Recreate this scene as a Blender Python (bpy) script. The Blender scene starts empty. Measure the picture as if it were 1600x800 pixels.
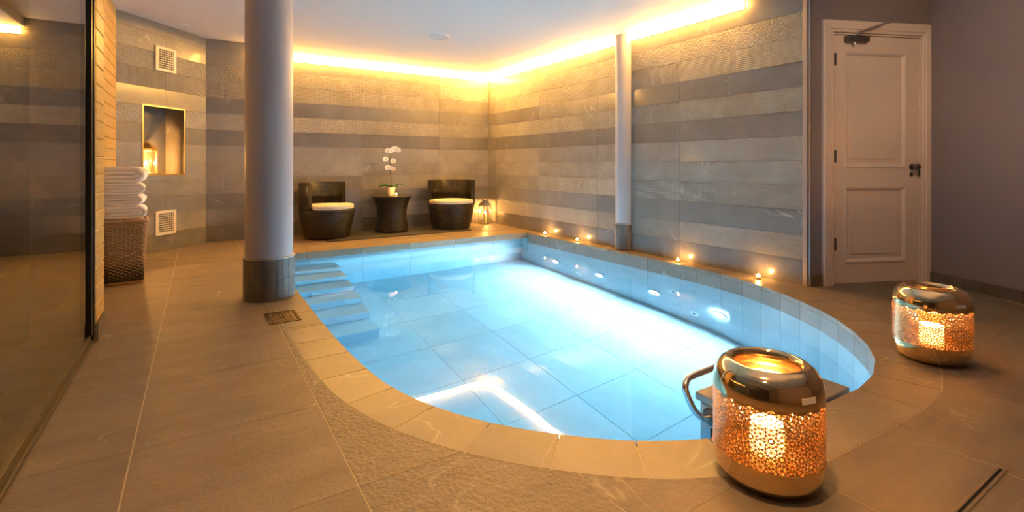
import bpy, bmesh, math, random
from math import sin, cos, pi, sqrt, radians, atan2
from mathutils import Vector, Matrix
from mathutils.geometry import delaunay_2d_cdt
random.seed(7)
S = bpy.context.scene
COL = S.collection

# ------------------------------------------------------------------ camera, world, exposure
cam = bpy.data.cameras.new('camera')
cam.sensor_width = 36.0; cam.lens = 776 / 1600 * 36; cam.shift_y = -144 / 1600
cam.clip_start = .02
cam_o = bpy.data.objects.new('camera', cam); COL.objects.link(cam_o)
cam_o.location = (0, 0, .973)
cam_o.rotation_euler = (pi / 2, 0, -math.atan2(490, 776))
S.camera = cam_o
S.view_settings.view_transform = 'Standard'; S.view_settings.look = 'None'
S.view_settings.gamma = 1; S.view_settings.use_curve_mapping = False
S.view_settings.exposure = 1.75
W = bpy.data.worlds.new('world'); S.world = W; W.use_nodes = True
W.node_tree.nodes['Background'].inputs[0].default_value = (.6, .62, .7, 1)
W.node_tree.nodes['Background'].inputs[1].default_value = .05
S.cycles.use_denoising = True
S.cycles.sample_clamp_indirect = 6.0
S.cycles.max_bounces = 14; S.cycles.diffuse_bounces = 6; S.cycles.transmission_bounces = 12
LED = (1.0, .49, .09); LED_POWER = 34.0
POOL = (.86, .92, 1.0); POOL_POWER = 820.0
FLAME = (1.0, .46, .11)
FILL = (1.0, .72, .42); FILL_POWER = 8.0  # colour and power of the added fill lights out of view

# ------------------------------------------------------------------ materials
MATS = {}
def nt(name):
    m = bpy.data.materials.new(name); m.use_nodes = True
    t = m.node_tree; b = t.nodes['Principled BSDF']; MATS[name] = m
    return m, t, b
def N(t, typ, **kw):
    n = t.nodes.new(typ)
    for k, v in kw.items(): setattr(n, k, v)
    return n
def simple(name, col, rough=.5, metal=0., emit=None, estr=0., trans=0., ior=1.45, sub=0., noise=0., nscale=20., bump=0., bscale=80., coat=0.):
    m, t, b = nt(name)
    b.inputs['Base Color'].default_value = (*col, 1)
    b.inputs['Roughness'].default_value = rough; b.inputs['Metallic'].default_value = metal
    b.inputs['IOR'].default_value = ior; b.inputs['Transmission Weight'].default_value = trans
    b.inputs['Coat Weight'].default_value = coat
    if sub: b.inputs['Subsurface Weight'].default_value = sub; b.inputs['Subsurface Scale'].default_value = .03
    if emit: b.inputs['Emission Color'].default_value = (*emit, 1); b.inputs['Emission Strength'].default_value = estr
    g = N(t, 'ShaderNodeNewGeometry')
    if noise:
        n = N(t, 'ShaderNodeTexNoise'); n.inputs['Scale'].default_value = nscale; n.inputs['Detail'].default_value = 5
        t.links.new(g.outputs['Position'], n.inputs['Vector'])
        mx = N(t, 'ShaderNodeMix', data_type='RGBA')
        mx.inputs[6].default_value = (*[c * (1 - noise) for c in col], 1); mx.inputs[7].default_value = (*[min(1, c * (1 + noise)) for c in col], 1)
        t.links.new(n.outputs[0], mx.inputs[0]); t.links.new(mx.outputs[2], b.inputs['Base Color'])
    if bump:
        n = N(t, 'ShaderNodeTexNoise'); n.inputs['Scale'].default_value = bscale; n.inputs['Detail'].default_value = 4
        t.links.new(g.outputs['Position'], n.inputs['Vector'])
        bp = N(t, 'ShaderNodeBump'); bp.inputs['Strength'].default_value = bump; bp.inputs['Distance'].default_value = .01
        t.links.new(n.outputs[0], bp.inputs['Height']); t.links.new(bp.outputs[0], b.inputs['Normal'])
    return m

def stone(name, c1, c2, vein, rough=.4, kind='smooth', vein_amt=.5, bstr=.25, bscale=40, coat=0., grain=(1, 1, 1), var=.12, bdist=.012):
    """honed stone tile: cloudy colour, thin pale veins, own offset for each tile"""
    m, t, b = nt(name); L = t.links
    g = N(t, 'ShaderNodeNewGeometry'); oi = N(t, 'ShaderNodeObjectInfo')
    sc = N(t, 'ShaderNodeVectorMath', operation='SCALE'); sc.inputs[0].default_value = (37, 53, 19)
    L.new(oi.outputs['Random'], sc.inputs['Scale'])
    ad = N(t, 'ShaderNodeVectorMath', operation='ADD'); L.new(g.outputs['Position'], ad.inputs[0]); L.new(sc.outputs[0], ad.inputs[1])
    gr = N(t, 'ShaderNodeVectorMath', operation='MULTIPLY'); gr.inputs[1].default_value = grain; L.new(ad.outputs[0], gr.inputs[0])
    n1 = N(t, 'ShaderNodeTexNoise'); n1.inputs['Scale'].default_value = 3.2; n1.inputs['Detail'].default_value = 8; n1.inputs['Roughness'].default_value = .62
    L.new(gr.outputs[0], n1.inputs['Vector'])
    r1 = N(t, 'ShaderNodeMapRange'); r1.inputs[1].default_value = .28; r1.inputs[2].default_value = .72; L.new(n1.outputs[0], r1.inputs[0])
    mx = N(t, 'ShaderNodeMix', data_type='RGBA'); mx.inputs[6].default_value = (*c1, 1); mx.inputs[7].default_value = (*c2, 1)
    L.new(r1.outputs[0], mx.inputs[0])
    # per-tile lightness
    hv = N(t, 'ShaderNodeHueSaturation'); mr = N(t, 'ShaderNodeMapRange'); mr.inputs[3].default_value = 1 - var; mr.inputs[4].default_value = 1 + var
    L.new(oi.outputs['Random'], mr.inputs[0]); L.new(mr.outputs[0], hv.inputs['Value']); L.new(mx.outputs[2], hv.inputs['Color'])
    # veins
    nv = N(t, 'ShaderNodeTexNoise'); nv.inputs['Scale'].default_value = 1.1; nv.inputs['Detail'].default_value = 4; nv.inputs['Distortion'].default_value = 1.3
    L.new(ad.outputs[0], nv.inputs['Vector'])
    s1 = N(t, 'ShaderNodeMath', operation='SUBTRACT'); s1.inputs[1].default_value = .5; L.new(nv.outputs[0], s1.inputs[0])
    a1 = N(t, 'ShaderNodeMath', operation='ABSOLUTE'); L.new(s1.outputs[0], a1.inputs[0])
    r2 = N(t, 'ShaderNodeMapRange'); r2.inputs[1].default_value = 0; r2.inputs[2].default_value = .006; r2.inputs[3].default_value = 1; r2.inputs[4].default_value = 0
    L.new(a1.outputs[0], r2.inputs[0])
    nm = N(t, 'ShaderNodeTexNoise'); nm.inputs['Scale'].default_value = 2.3; L.new(ad.outputs[0], nm.inputs['Vector'])
    r3 = N(t, 'ShaderNodeMapRange'); r3.inputs[1].default_value = .48; r3.inputs[2].default_value = .62; r3.inputs[4].default_value = vein_amt; L.new(nm.outputs[0], r3.inputs[0])
    mu = N(t, 'ShaderNodeMath', operation='MULTIPLY'); L.new(r2.outputs[0], mu.inputs[0]); L.new(r3.outputs[0], mu.inputs[1])
    m2 = N(t, 'ShaderNodeMix', data_type='RGBA'); m2.inputs[7].default_value = (*vein, 1); L.new(mu.outputs[0], m2.inputs[0]); L.new(hv.outputs[0], m2.inputs[6])
    L.new(m2.outputs[2], b.inputs['Base Color'])
    b.inputs['Roughness'].default_value = rough; b.inputs['Coat Weight'].default_value = coat; b.inputs['Coat Roughness'].default_value = .12
    bp = N(t, 'ShaderNodeBump'); bp.inputs['Strength'].default_value = bstr; bp.inputs['Distance'].default_value = bdist
    if kind == 'ribbed':
        sx = N(t, 'ShaderNodeSeparateXYZ'); L.new(g.outputs['Position'], sx.inputs[0])
        su = N(t, 'ShaderNodeMath', operation='ADD'); L.new(sx.outputs[0], su.inputs[0]); L.new(sx.outputs[1], su.inputs[1])
        hs = []
        for src, per in ((su.outputs[0], .0165), (sx.outputs[2], .0165)):
            k = N(t, 'ShaderNodeMath', operation='MULTIPLY'); k.inputs[1].default_value = 2 * pi / per; L.new(src, k.inputs[0])
            q = N(t, 'ShaderNodeMath', operation='SINE'); L.new(k.outputs[0], q.inputs[0]); hs.append(q)
        mn = N(t, 'ShaderNodeMath', operation='MINIMUM'); L.new(hs[0].outputs[0], mn.inputs[0]); L.new(hs[1].outputs[0], mn.inputs[1])
        hm = N(t, 'ShaderNodeMath', operation='MULTIPLY'); hm.inputs[1].default_value = .35; L.new(mn.outputs[0], hm.inputs[0])
        L.new(hm.outputs[0], bp.inputs['Height'])
    else:
        nb = N(t, 'ShaderNodeTexNoise'); nb.inputs['Scale'].default_value = bscale; nb.inputs['Detail'].default_value = 3 if kind == 'rough' else 6
        nb.inputs['Roughness'].default_value = .55
        L.new(ad.outputs[0], nb.inputs['Vector']); L.new(nb.outputs[0], bp.inputs['Height'])
    L.new(bp.outputs[0], b.inputs['Normal'])
    return m

G1, G2, GD1, GD2 = (.215, .195, .17), (.31, .285, .25), (.145, .133, .12), (.21, .195, .178)
VN = (.58, .53, .45)
stone('stone_plain', G1, G2, VN, .38, 'smooth', .55, .12, 60, coat=.25)
stone('stone_dark', GD1, GD2, VN, .34, 'smooth', .5, .10, 60, coat=.35)
stone('stone_base_row', GD1, (.235, .215, .19), VN, .26, 'smooth', .35, .05, 60, coat=.5)
stone('stone_rough', (.22, .20, .17), (.36, .33, .285), VN, .5, 'rough', .35, .9, 56, bdist=.022)
stone('stone_mid', (.175, .16, .142), (.25, .23, .205), VN, .34, 'smooth', .55, .10, 60, coat=.3)
stone('stone_fine_rough', (.21, .19, .165), (.33, .30, .265), VN, .46, 'rough', .4, .8, 80, bdist=.015)
stone('stone_ribbed', (.20, .18, .155), (.32, .29, .255), VN, .45, 'ribbed', .5, .7)
stone('floor_smooth', (.165, .118, .072), (.255, .185, .115), (.50, .39, .26), .52, 'rough', .55, .22, 75, grain=(.7, 2.4, 1), var=.05)
stone('floor_rough', (.165, .118, .072), (.255, .185, .115), (.48, .38, .25), .42, 'rough', .45, .55, 62, grain=(.7, 2.4, 1), var=.05, bdist=.014)
stone('coping_stone', (.19, .14, .085), (.28, .21, .135), (.52, .42, .28), .38, 'smooth', .55, .08, 60)
stone('pool_stone', (.42, .44, .45), (.52, .54, .55), (.66, .68, .69), .5, 'smooth', .4, .05, 60, var=.03)
stone('waterline_stone', (.16, .135, .11), (.24, .205, .17), VN, .4, 'smooth', .5, .06, 60, var=.06)
stone('column_tile', (.10, .08, .06), (.16, .13, .10), (.42, .36, .28), .42, 'smooth', .4, .12, 60)
simple('grout', (.52, .40, .24), .8, noise=.1)
simple('wall_grout', (.33, .29, .24), .8)
simple('pool_grout', (.30, .42, .50), .8)
simple('white_paint', (.74, .72, .72), .65, bump=.08, bscale=14)
simple('column_paint', (.42, .41, .44), .42)
simple('mauve_paint', (.25, .195, .188), .6, noise=.06, nscale=3, bump=.03, bscale=120)
simple('door_paint', (.76, .59, .48), .38)
simple('black_frame', (.012, .011, .010), .35)
simple('brown_rail', (.10, .075, .045), .35, metal=.4)
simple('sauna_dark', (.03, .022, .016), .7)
simple('chrome', (.78, .76, .74), .22, metal=1)
simple('steel_dark', (.20, .18, .17), .3, metal=1)
simple('trim_metal', (.55, .52, .48), .3, metal=1)
simple('brass_trim', (.80, .60, .32), .3, metal=1)
simple('bronze', (.16, .105, .05), .4, metal=1, noise=.3, nscale=60, bump=.4, bscale=140)
simple('gold_satin', (.60, .40, .20), .24, metal=1)
simple('gold', (.86, .62, .34), .09, metal=1)
simple('grille_paint', (.80, .72, .58), .45)
simple('dark_void', (.006, .005, .004), .9)
simple('glass', (.97, .98, .97), 0., trans=1., ior=1.5)
simple('glass_tint', (.62, .60, .55), 0., trans=1., ior=1.52)
simple('wax', (.95, .82, .60), .5, sub=.6)
simple('flame', (1, .8, .4), .5, emit=(1.0, .62, .20), estr=32.)
simple('flame_small', (1, .8, .4), .5, emit=(1.0, .60, .18), estr=60.)
simple('led_diffuser', (.9, .8, .6), .5, emit=LED, estr=LED_POWER)
simple('led_channel', (.8, .78, .74), .4)
simple('pool_lens', (.9, .95, 1), .3, emit=POOL, estr=POOL_POWER)
simple('white_plastic', (.82, .84, .86), .35)
simple('cushion', (.66, .56, .42), .8, bump=.15, bscale=160)
simple('towel', (.84, .80, .74), .95, bump=.55, bscale=130)
simple('mat_fabric', (.05, .045, .04), .9, bump=.4, bscale=200)
simple('pot_ceramic', (.62, .52, .40), .45)
simple('soil', (.10, .07, .04), .9, bump=.6, bscale=120)
simple('leaf', (.06, .16, .03), .38, noise=.25, nscale=30)
simple('petal', (.90, .86, .80), .55, sub=.2)
simple('petal_lip', (.80, .52, .12), .5)
simple('stem', (.11, .075, .035), .55)
simple('wicker_basket', (.36, .22, .105), .5, noise=.35, nscale=40)
simple('wicker_rim', (.44, .28, .14), .5, noise=.3, nscale=60)
simple('jet_lid', (.36, .32, .27), .32, metal=.6)
simple('jet_body', (.34, .46, .54), .35)
simple('speaker_mesh', (.66, .65, .65), .6)
simple('fill_light_lens', (1, .9, .75), .4, emit=FILL, estr=3)  # glowing lens, only on the added fill fittings
simple('paper_tag', (.85, .8, .7), .6)
simple('ink', (.08, .06, .05), .6)

def thin_glass(name, f0=.04):
    m, t, b = nt(name); L = t.links; t.nodes.remove(b)
    out = [n for n in t.nodes if n.type == 'OUTPUT_MATERIAL'][0]
    tr_ = N(t, 'ShaderNodeBsdfTransparent'); gl = N(t, 'ShaderNodeBsdfGlossy'); gl.inputs['Roughness'].default_value = 0.
    mx = N(t, 'ShaderNodeMixShader'); lw = N(t, 'ShaderNodeLayerWeight'); lw.inputs['Blend'].default_value = .5
    pw = N(t, 'ShaderNodeMath', operation='POWER'); pw.inputs[1].default_value = 5; L.new(lw.outputs['Facing'], pw.inputs[0])
    fr = N(t, 'ShaderNodeMapRange'); fr.inputs[3].default_value = f0; fr.inputs[4].default_value = 1; L.new(pw.outputs[0], fr.inputs[0])
    L.new(fr.outputs[0], mx.inputs[0]); L.new(tr_.outputs[0], mx.inputs[1]); L.new(gl.outputs[0], mx.inputs[2]); L.new(mx.outputs[0], out.inputs[0])
thin_glass('lantern_glass'); thin_glass('window_glass', .12)

def frosted(name, col, k):
    m, t, b = nt(name); L = t.links; t.nodes.remove(b); out = [n for n in t.nodes if n.type == 'OUTPUT_MATERIAL'][0]
    d = N(t, 'ShaderNodeBsdfDiffuse'); q = N(t, 'ShaderNodeBsdfTranslucent'); mx = N(t, 'ShaderNodeMixShader'); mx.inputs[0].default_value = k
    d.inputs[0].default_value = q.inputs[0].default_value = (*col, 1)
    L.new(d.outputs[0], mx.inputs[1]); L.new(q.outputs[0], mx.inputs[2]); L.new(mx.outputs[0], out.inputs[0])
frosted('frosted_glass', (.72, .64, .52), .7)

def wood(name, c1, c2):
    m, t, b = nt(name); L = t.links
    g = N(t, 'ShaderNodeNewGeometry'); oi = N(t, 'ShaderNodeObjectInfo')
    sc = N(t, 'ShaderNodeVectorMath', operation='SCALE'); sc.inputs[0].default_value = (11, 23, 31); L.new(oi.outputs['Random'], sc.inputs['Scale'])
    ad = N(t, 'ShaderNodeVectorMath', operation='ADD'); L.new(g.outputs['Position'], ad.inputs[0]); L.new(sc.outputs[0], ad.inputs[1])
    mu = N(t, 'ShaderNodeVectorMath', operation='MULTIPLY'); mu.inputs[1].default_value = (4, 2.2, 38); L.new(ad.outputs[0], mu.inputs[0])
    n = N(t, 'ShaderNodeTexNoise'); n.inputs['Scale'].default_value = 1.4; n.inputs['Detail'].default_value = 6; n.inputs['Distortion'].default_value = .6; L.new(mu.outputs[0], n.inputs['Vector'])
    r = N(t, 'ShaderNodeMapRange'); r.inputs[1].default_value = .3; r.inputs[2].default_value = .7; L.new(n.outputs[0], r.inputs[0])
    mx = N(t, 'ShaderNodeMix', data_type='RGBA'); mx.inputs[6].default_value = (*c1, 1); mx.inputs[7].default_value = (*c2, 1); L.new(r.outputs[0], mx.inputs[0])
    L.new(mx.outputs[2], b.inputs['Base Color']); b.inputs['Roughness'].default_value = .45
    return m
wood('cedar_plank', (.50, .29, .075), (.64, .40, .12))
wood('dark_wood', (.20, .10, .035), (.30, .16, .06))

def wicker(name, c1, c2, w, h):
    m, t, b = nt(name); L = t.links
    uv = N(t, 'ShaderNodeUVMap')
    br = N(t, 'ShaderNodeTexBrick'); br.offset = .5
    br.inputs['Scale'].default_value = 1; br.inputs['Brick Width'].default_value = w; br.inputs['Row Height'].default_value = h
    br.inputs['Mortar Size'].default_value = h * .14; br.inputs['Mortar Smooth'].default_value = 1.0; br.inputs['Bias'].default_value = 0
    br.inputs['Color1'].default_value = (*c1, 1); br.inputs['Color2'].default_value = (*c2, 1); br.inputs['Mortar'].default_value = (*[c * .25 for c in c1], 1)
    L.new(uv.outputs[0], br.inputs['Vector']); L.new(br.outputs['Color'], b.inputs['Base Color'])
    bp = N(t, 'ShaderNodeBump'); bp.inputs['Strength'].default_value = .9; bp.inputs['Distance'].default_value = .004; bp.invert = True
    L.new(br.outputs['Fac'], bp.inputs['Height']); L.new(bp.outputs[0], b.inputs['Normal'])
    b.inputs['Roughness'].default_value = .30
    return m
wicker('rattan', (.009, .006, .0045), (.042, .029, .019), .055, .023)

def water_mat():
    m, t, b = nt('water'); L = t.links
    b.inputs['Base Color'].default_value = (.84, .95, 1.0, 1); b.inputs['Roughness'].default_value = 0.
    b.inputs['Transmission Weight'].default_value = 1.; b.inputs['IOR'].default_value = 1.333
    g = N(t, 'ShaderNodeNewGeometry'); n = N(t, 'ShaderNodeTexNoise'); n.inputs['Scale'].default_value = 2.2; n.inputs['Detail'].default_value = 2
    L.new(g.outputs['Position'], n.inputs['Vector'])
    bp = N(t, 'ShaderNodeBump'); bp.inputs['Strength'].default_value = .016; bp.inputs['Distance'].default_value = .05
    L.new(n.outputs[0], bp.inputs['Height']); L.new(bp.outputs[0], b.inputs['Normal'])
    va = N(t, 'ShaderNodeVolumeAbsorption'); va.inputs['Color'].default_value = (.20, .76, .93, 1); va.inputs['Density'].default_value = .50
    L.new(va.outputs[0], [q for q in t.nodes if q.type == 'OUTPUT_MATERIAL'][0].inputs['Volume'])
water_mat()

# ------------------------------------------------------------------ mesh helpers
def link(name, me, mat=None, parent=None):
    o = bpy.data.objects.new(name, me); COL.objects.link(o)
    if mat and me is not None and not me.materials: me.materials.append(MATS[mat])
    if parent is not None: o.parent = parent
    return o
def mesh(name, vs, fs, smooth=False, uvs=None):
    me = bpy.data.meshes.new(name); me.from_pydata([tuple(v) for v in vs], [], [tuple(f) for f in fs])
    if uvs:
        ul = me.uv_layers.new(name='UVMap')
        for lp in me.loops: ul.data[lp.index].uv = uvs[lp.vertex_index]
    if smooth: me.polygons.foreach_set('use_smooth', [True] * len(me.polygons))
    me.update(); return me
class MB:
    """collects primitive pieces that make up ONE part"""
    def __init__(s): s.v = []; s.f = []
    def add(s, vs, fs):
        k = len(s.v); s.v += [tuple(v) for v in vs]; s.f += [tuple(i + k for i in f) for f in fs]; return s
    def box(s, a, b):
        (x0, y0, z0), (x1, y1, z1) = a, b
        return s.add([(x0, y0, z0), (x1, y0, z0), (x1, y1, z0), (x0, y1, z0), (x0, y0, z1), (x1, y0, z1), (x1, y1, z1), (x0, y1, z1)],
                     [(0, 3, 2, 1), (4, 5, 6, 7), (0, 1, 5, 4), (1, 2, 6, 5), (2, 3, 7, 6), (3, 0, 4, 7)])
    def lathe(s, prof, n=32, c=(0, 0, 0), closed=False):
        vs = []; fs = []
        for r, z in prof:
            for i in range(n):
                a = 2 * pi * i / n; vs.append((c[0] + r * cos(a), c[1] + r * sin(a), c[2] + z))
        m = len(prof)
        for j in range(m - 1 + (1 if closed else 0)):
            j2 = (j + 1) % m
            for i in range(n): fs.append((j * n + i, j * n + (i + 1) % n, j2 * n + (i + 1) % n, j2 * n + i))
        if not closed:
            if prof[0][0] > 1e-6: fs.append(tuple(range(n - 1, -1, -1)))
            if prof[-1][0] > 1e-6: fs.append(tuple((m - 1) * n + i for i in range(n)))
        return s.add(vs, fs)
    def tube(s, pts, r, n=8, closed=False):
        pts = [Vector(p) for p in pts]; m = len(pts); vs = []; fs = []; up = None
        for i, p in enumerate(pts):
            if closed: d = pts[(i + 1) % m] - pts[i - 1]
            else: d = pts[min(i + 1, m - 1)] - pts[max(i - 1, 0)]
            d.normalize()
            if up is None:
                up = Vector((0, 0, 1)) if abs(d.z) < .9 else Vector((1, 0, 0))
            up = (up - d * up.dot(d))
            if up.length < 1e-5: up = d.orthogonal()
            up.normalize(); q = d.cross(up)
            rr = r[i] if isinstance(r, (list, tuple)) else r
            for k in range(n):
                a = 2 * pi * k / n; vs.append(p + (up * cos(a) + q * sin(a)) * rr)
        for i in range(m if closed else m - 1):
            j = (i + 1) % m
            for k in range(n): fs.append((i * n + k, i * n + (k + 1) % n, j * n + (k + 1) % n, j * n + k))
        if not closed:
            fs.append(tuple(range(n - 1, -1, -1))); fs.append(tuple((m - 1) * n + k for k in range(n)))
        return s.add(vs, fs)
    def prism(s, poly, z0, z1):
        n = len(poly)
        vs = [(x, y, z0) for x, y in poly] + [(x, y, z1) for x, y in poly]
        return s.add(vs, [tuple(range(n - 1, -1, -1)), tuple(range(n, 2 * n))] + [(i, (i + 1) % n, n + (i + 1) % n, n + i) for i in range(n)])
    def xf(s, M):
        s.v = [tuple(M @ Vector(v)) for v in s.v]; return s
    def build(s, name, mat, parent=None, smooth=False, bevel=0., seg=2, fix=True, auto=None):
        me = mesh(name, s.v, s.f, smooth)
        if fix:
            bm = bmesh.new(); bm.from_mesh(me); bmesh.ops.recalc_face_normals(bm, faces=bm.faces); bm.to_mesh(me); bm.free()
        if auto is not None:
            me.polygons.foreach_set('use_smooth', [True] * len(me.polygons)); me.set_sharp_from_angle(angle=radians(auto))
        o = link(name, me, mat, parent)
        if bevel:
            b = o.modifiers.new('bevel', 'BEVEL'); b.width = bevel; b.segments = seg; b.limit_method = 'ANGLE'; b.angle_limit = radians(40)
            b.harden_normals = False
        return o
def tag(o, label, cat, group=None):
    o['label'] = label; o['category'] = cat
    if group: o['group'] = group
    return o
def struct(o): o['kind'] = 'structure'; return o
def thing(name, label, cat, loc=(0, 0, 0), rz=0, group=None):
    o = bpy.data.objects.new(name, None); COL.objects.link(o); o.empty_display_size = .1
    o.location = loc; o.rotation_euler = (0, 0, rz); return tag(o, label, cat, group)
def copy_tree(o, parent=None):
    c = o.copy(); COL.objects.link(c); c.parent = parent
    for ch in o.children: copy_tree(ch, c)
    return c
def point_light(name, loc, energy, col, size, parent=None):
    l = bpy.data.lights.new(name, 'POINT'); l.energy = energy; l.color = col; l.shadow_soft_size = size
    o = bpy.data.objects.new(name, l); COL.objects.link(o); o.location = loc
    if parent is not None: o.parent = parent
    return o
def inside(p, poly):
    x, y = p; c = False; n = len(poly); j = n - 1
    for i in range(n):
        xi, yi = poly[i]; xj, yj = poly[j]
        if (yi > y) != (yj > y) and x < (xj - xi) * (y - yi) / (yj - yi) + xi: c = not c
        j = i
    return c
_share = {}
def frame(origin, d):
    """wall frame: s along d, z up, front towards n (left of d)"""
    d = Vector((d[0], d[1], 0)).normalized(); n = Vector((-d.y, d.x, 0)); o = Vector((origin[0], origin[1], 0))
    M = Matrix(((d.x, n.x, 0, o.x), (d.y, n.y, 0, o.y), (0, 0, 1, 0), (0, 0, 0, 1)))
    return M        # local (s, out, z)
def clipped_plate(square, polys, keep, t0, t1):
    """piece of a tile left after cutting it along outlines: returns verts/faces in (a,b,t)"""
    (a0, b0), (a1, b1) = square
    vs = [Vector((a0, b0)), Vector((a1, b0)), Vector((a1, b1)), Vector((a0, b1))]; es = [(0, 1), (1, 2), (2, 3), (3, 0)]
    for p in polys:
        k = len(vs); vs += [Vector(q) for q in p]; es += [(k + i, k + (i + 1) % len(p)) for i in range(len(p))]
    ov, oe, of, *_ = delaunay_2d_cdt(vs, es, [], 0, 1e-5)
    tris = []
    for f in of:
        c = sum((ov[i] for i in f), Vector((0, 0))) / len(f)
        if a0 < c.x < a1 and b0 < c.y < b1 and keep((c.x, c.y)): tris.append(list(f))
    if not tris: return None
    idx = {}; V = []; Fs = []
    for f in tris:
        for i in f:
            if i not in idx: idx[i] = len(V); V.append((ov[i].x, ov[i].y))
    n = len(V); cnt = {}
    for f in tris:
        g = [idx[i] for i in f]
        ar = (V[g[1]][0] - V[g[0]][0]) * (V[g[2]][1] - V[g[0]][1]) - (V[g[2]][0] - V[g[0]][0]) * (V[g[1]][1] - V[g[0]][1])
        if abs(ar) < 1e-9: continue
        if ar < 0: g.reverse()
        Fs.append(tuple(n + i for i in g)); Fs.append(tuple(reversed(g)))
        for i in range(3): cnt[(g[i], g[(i + 1) % 3])] = 1
    for (i, j) in list(cnt):
        if (j, i) not in cnt: Fs.append((i, j, n + j, n + i))
    return [(x, y, t0) for x, y in V] + [(x, y, t1) for x, y in V], Fs

# ------------------------------------------------------------------ plan of the place (metres)
XR, YB = 4.10, 7.23            # tiled wall beside the pool, back wall
ZC, ZH = 2.43, 2.53            # lowered ceiling over the pool, ceiling elsewhere
WZ = -.135; ZF = -1.36         # water level, pool floor
YE = 5.82; YPB = 5.96          # edge of the back coping, back wall of the basin
A0 = Vector((.08, YB)); A1 = Vector((-.72, 6.33))           # angled wall with the niche
DJ = Vector((XR, 2.075)); DD = Vector((.92, -.392)).normalized(); DC = Vector((5.12, 1.64))   # door wall
RD = Vector((-DD.y * -1, -DD.x)); RD = Vector((-.392, -.92)).normalized()                      # wall right of the door, towards the viewer
RE = DC + RD * 4.4
ROOM = [(-.70, -1.9), (RE.x, -1.9), tuple(DC), tuple(DJ), (XR, YB), tuple(A0), tuple(A1), (-.70, 6.34)]

def crom(P, step):
    out = []
    for i in range(len(P) - 1):
        p0 = Vector(P[max(i - 1, 0)]); p1 = Vector(P[i]); p2 = Vector(P[i + 1]); p3 = Vector(P[min(i + 2, len(P) - 1)])
        k = max(1, int((p2 - p1).length / step))
        for j in range(k):
            t = j / k
            q = .5 * ((2 * p1) + (p2 - p0) * t + (2 * p0 - 5 * p1 + 4 * p2 - p3) * t * t + (3 * p1 - p0 - 3 * p2 + p3) * t ** 3)
            out.append((q.x, q.y))
    out.append(tuple(P[-1])); return out
LEFT = crom([(.64, 3.6), (.643, 3.2), (.655, 2.69), (.685, 2.285), (.722, 2.08), (.785, 1.887), (.875, 1.707), (.981, 1.553), (1.11, 1.408), (1.27, 1.265), (1.42, 1.17), (1.58, 1.095), (1.76, 1.035)], .06)
FACET = [(2.42, 1.018), (2.64, 1.05), (2.85, 1.125), (3.04, 1.235), (3.21, 1.375), (3.37, 1.535), (3.50, 1.705), (3.61, 1.89), (3.71, 2.085), (3.79, 2.285), (3.855, 2.49), (3.90, 2.72), (3.925, 3.0)]
INNER = [(.64, YE), (.64, 4.8), (.64, 4.2)] + LEFT + FACET + [(3.93, 3.6), (3.93, 4.2), (3.93, 4.8), (3.93, YE)]
def offset(P, w):
    out = []
    for i, p in enumerate(P):
        a = Vector(P[max(i - 1, 0)]); b = Vector(P[min(i + 1, len(P) - 1)]); d = (b - a).normalized()
        ww = w(p) if callable(w) else w
        q = (p[0] + d.y * ww, p[1] - d.x * ww)
        out.append((min(q[0], XR) if p[1] > 2.0 else q[0], q[1]))
    return out
OUTER = offset(INNER, lambda p: .215 + .05 * min(1, max(0, (p[0] - 2.2) / .8)))
OUTER2 = offset(INNER, lambda p: .211 + .05 * min(1, max(0, (p[0] - 2.2) / .8)))
OUTC = [(OUTER[0][0], 6.17)] + OUTER + [(XR + .3, OUTER[-1][1]), (XR + .3, 6.17)]
INC = [(.64, YPB)] + INNER + [(3.93, YPB)]

# ------------------------------------------------------------------ floor
HOLE = [(.58, YPB + .1)] + [(.58, YE)] + offset(INNER, .035)[1:-1] + [(3.965, YE), (3.965, YPB + .1)]
fl = clipped_plate(((-3.2, -2.1), (5.4, 7.5)), [HOLE], lambda p: not inside(p, HOLE), -.06, -.0014)
floor = struct(link('floor', mesh('floor', *fl), 'grout'))
GX, GY, TS, GAP, GAPY = -.19, 1.51, .60, .0024, .0008
near_out = lambda a, b: any(a[0] - .02 < q[0] < b[0] + .02 and a[1] - .02 < q[1] < b[1] + .02 for q in OUTD)
def densify(P, st):
    out = []
    for i in range(len(P)):
        a = Vector(P[i]); b = Vector(P[(i + 1) % len(P)]); k = max(1, int((b - a).length / st))
        out += [tuple(a + (b - a) * (j / k)) for j in range(k)]
    return out
OUTD = densify(OUTC, .05); ROOMD = densify(ROOM, .05)
rough_tiles = {(1, 0), (1, 1), (1, -1), (2, -1), (2, 0), (1, 2)}
for i in range(-2, 10):
    for j in range(-6, 10):
        a = (GX + TS * i + GAP, GY + TS * j + GAPY); b = (GX + TS * (i + 1) - GAP, GY + TS * (j + 1) - GAPY)
        cor = [(a[0], a[1]), (b[0], a[1]), (b[0], b[1]), (a[0], b[1])]
        tmat = 'floor_rough' if (i, j) in rough_tiles else 'floor_smooth'
        no = near_out(a, b) or any(inside(c, OUTC) for c in cor)
        nr = any(a[0] - .02 < q[0] < b[0] + .02 and a[1] - .02 < q[1] < b[1] + .02 for q in ROOMD)
        inr = [inside(c, ROOM) for c in cor]
        if not no and not nr:
            if not any(inr): continue
            key = 'ft' + tmat
            if key not in _share:
                _share[key] = mesh('floor_tile', *(lambda q: (q.v, q.f))(MB().box((0, 0, -.005), (TS - 2 * GAP, TS - 2 * GAPY, 0)))); _share[key].materials.append(MATS[tmat])
            o = link('floor_tile', _share[key], None, floor); o.location = (a[0], a[1], 0); continue
        r = clipped_plate((a, b), [OUTC, ROOM], lambda p: inside(p, ROOM) and not inside(p, OUTC), -.005, 0)
        if r: link('floor_tile', mesh('floor_tile', *r), tmat, floor)

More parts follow.
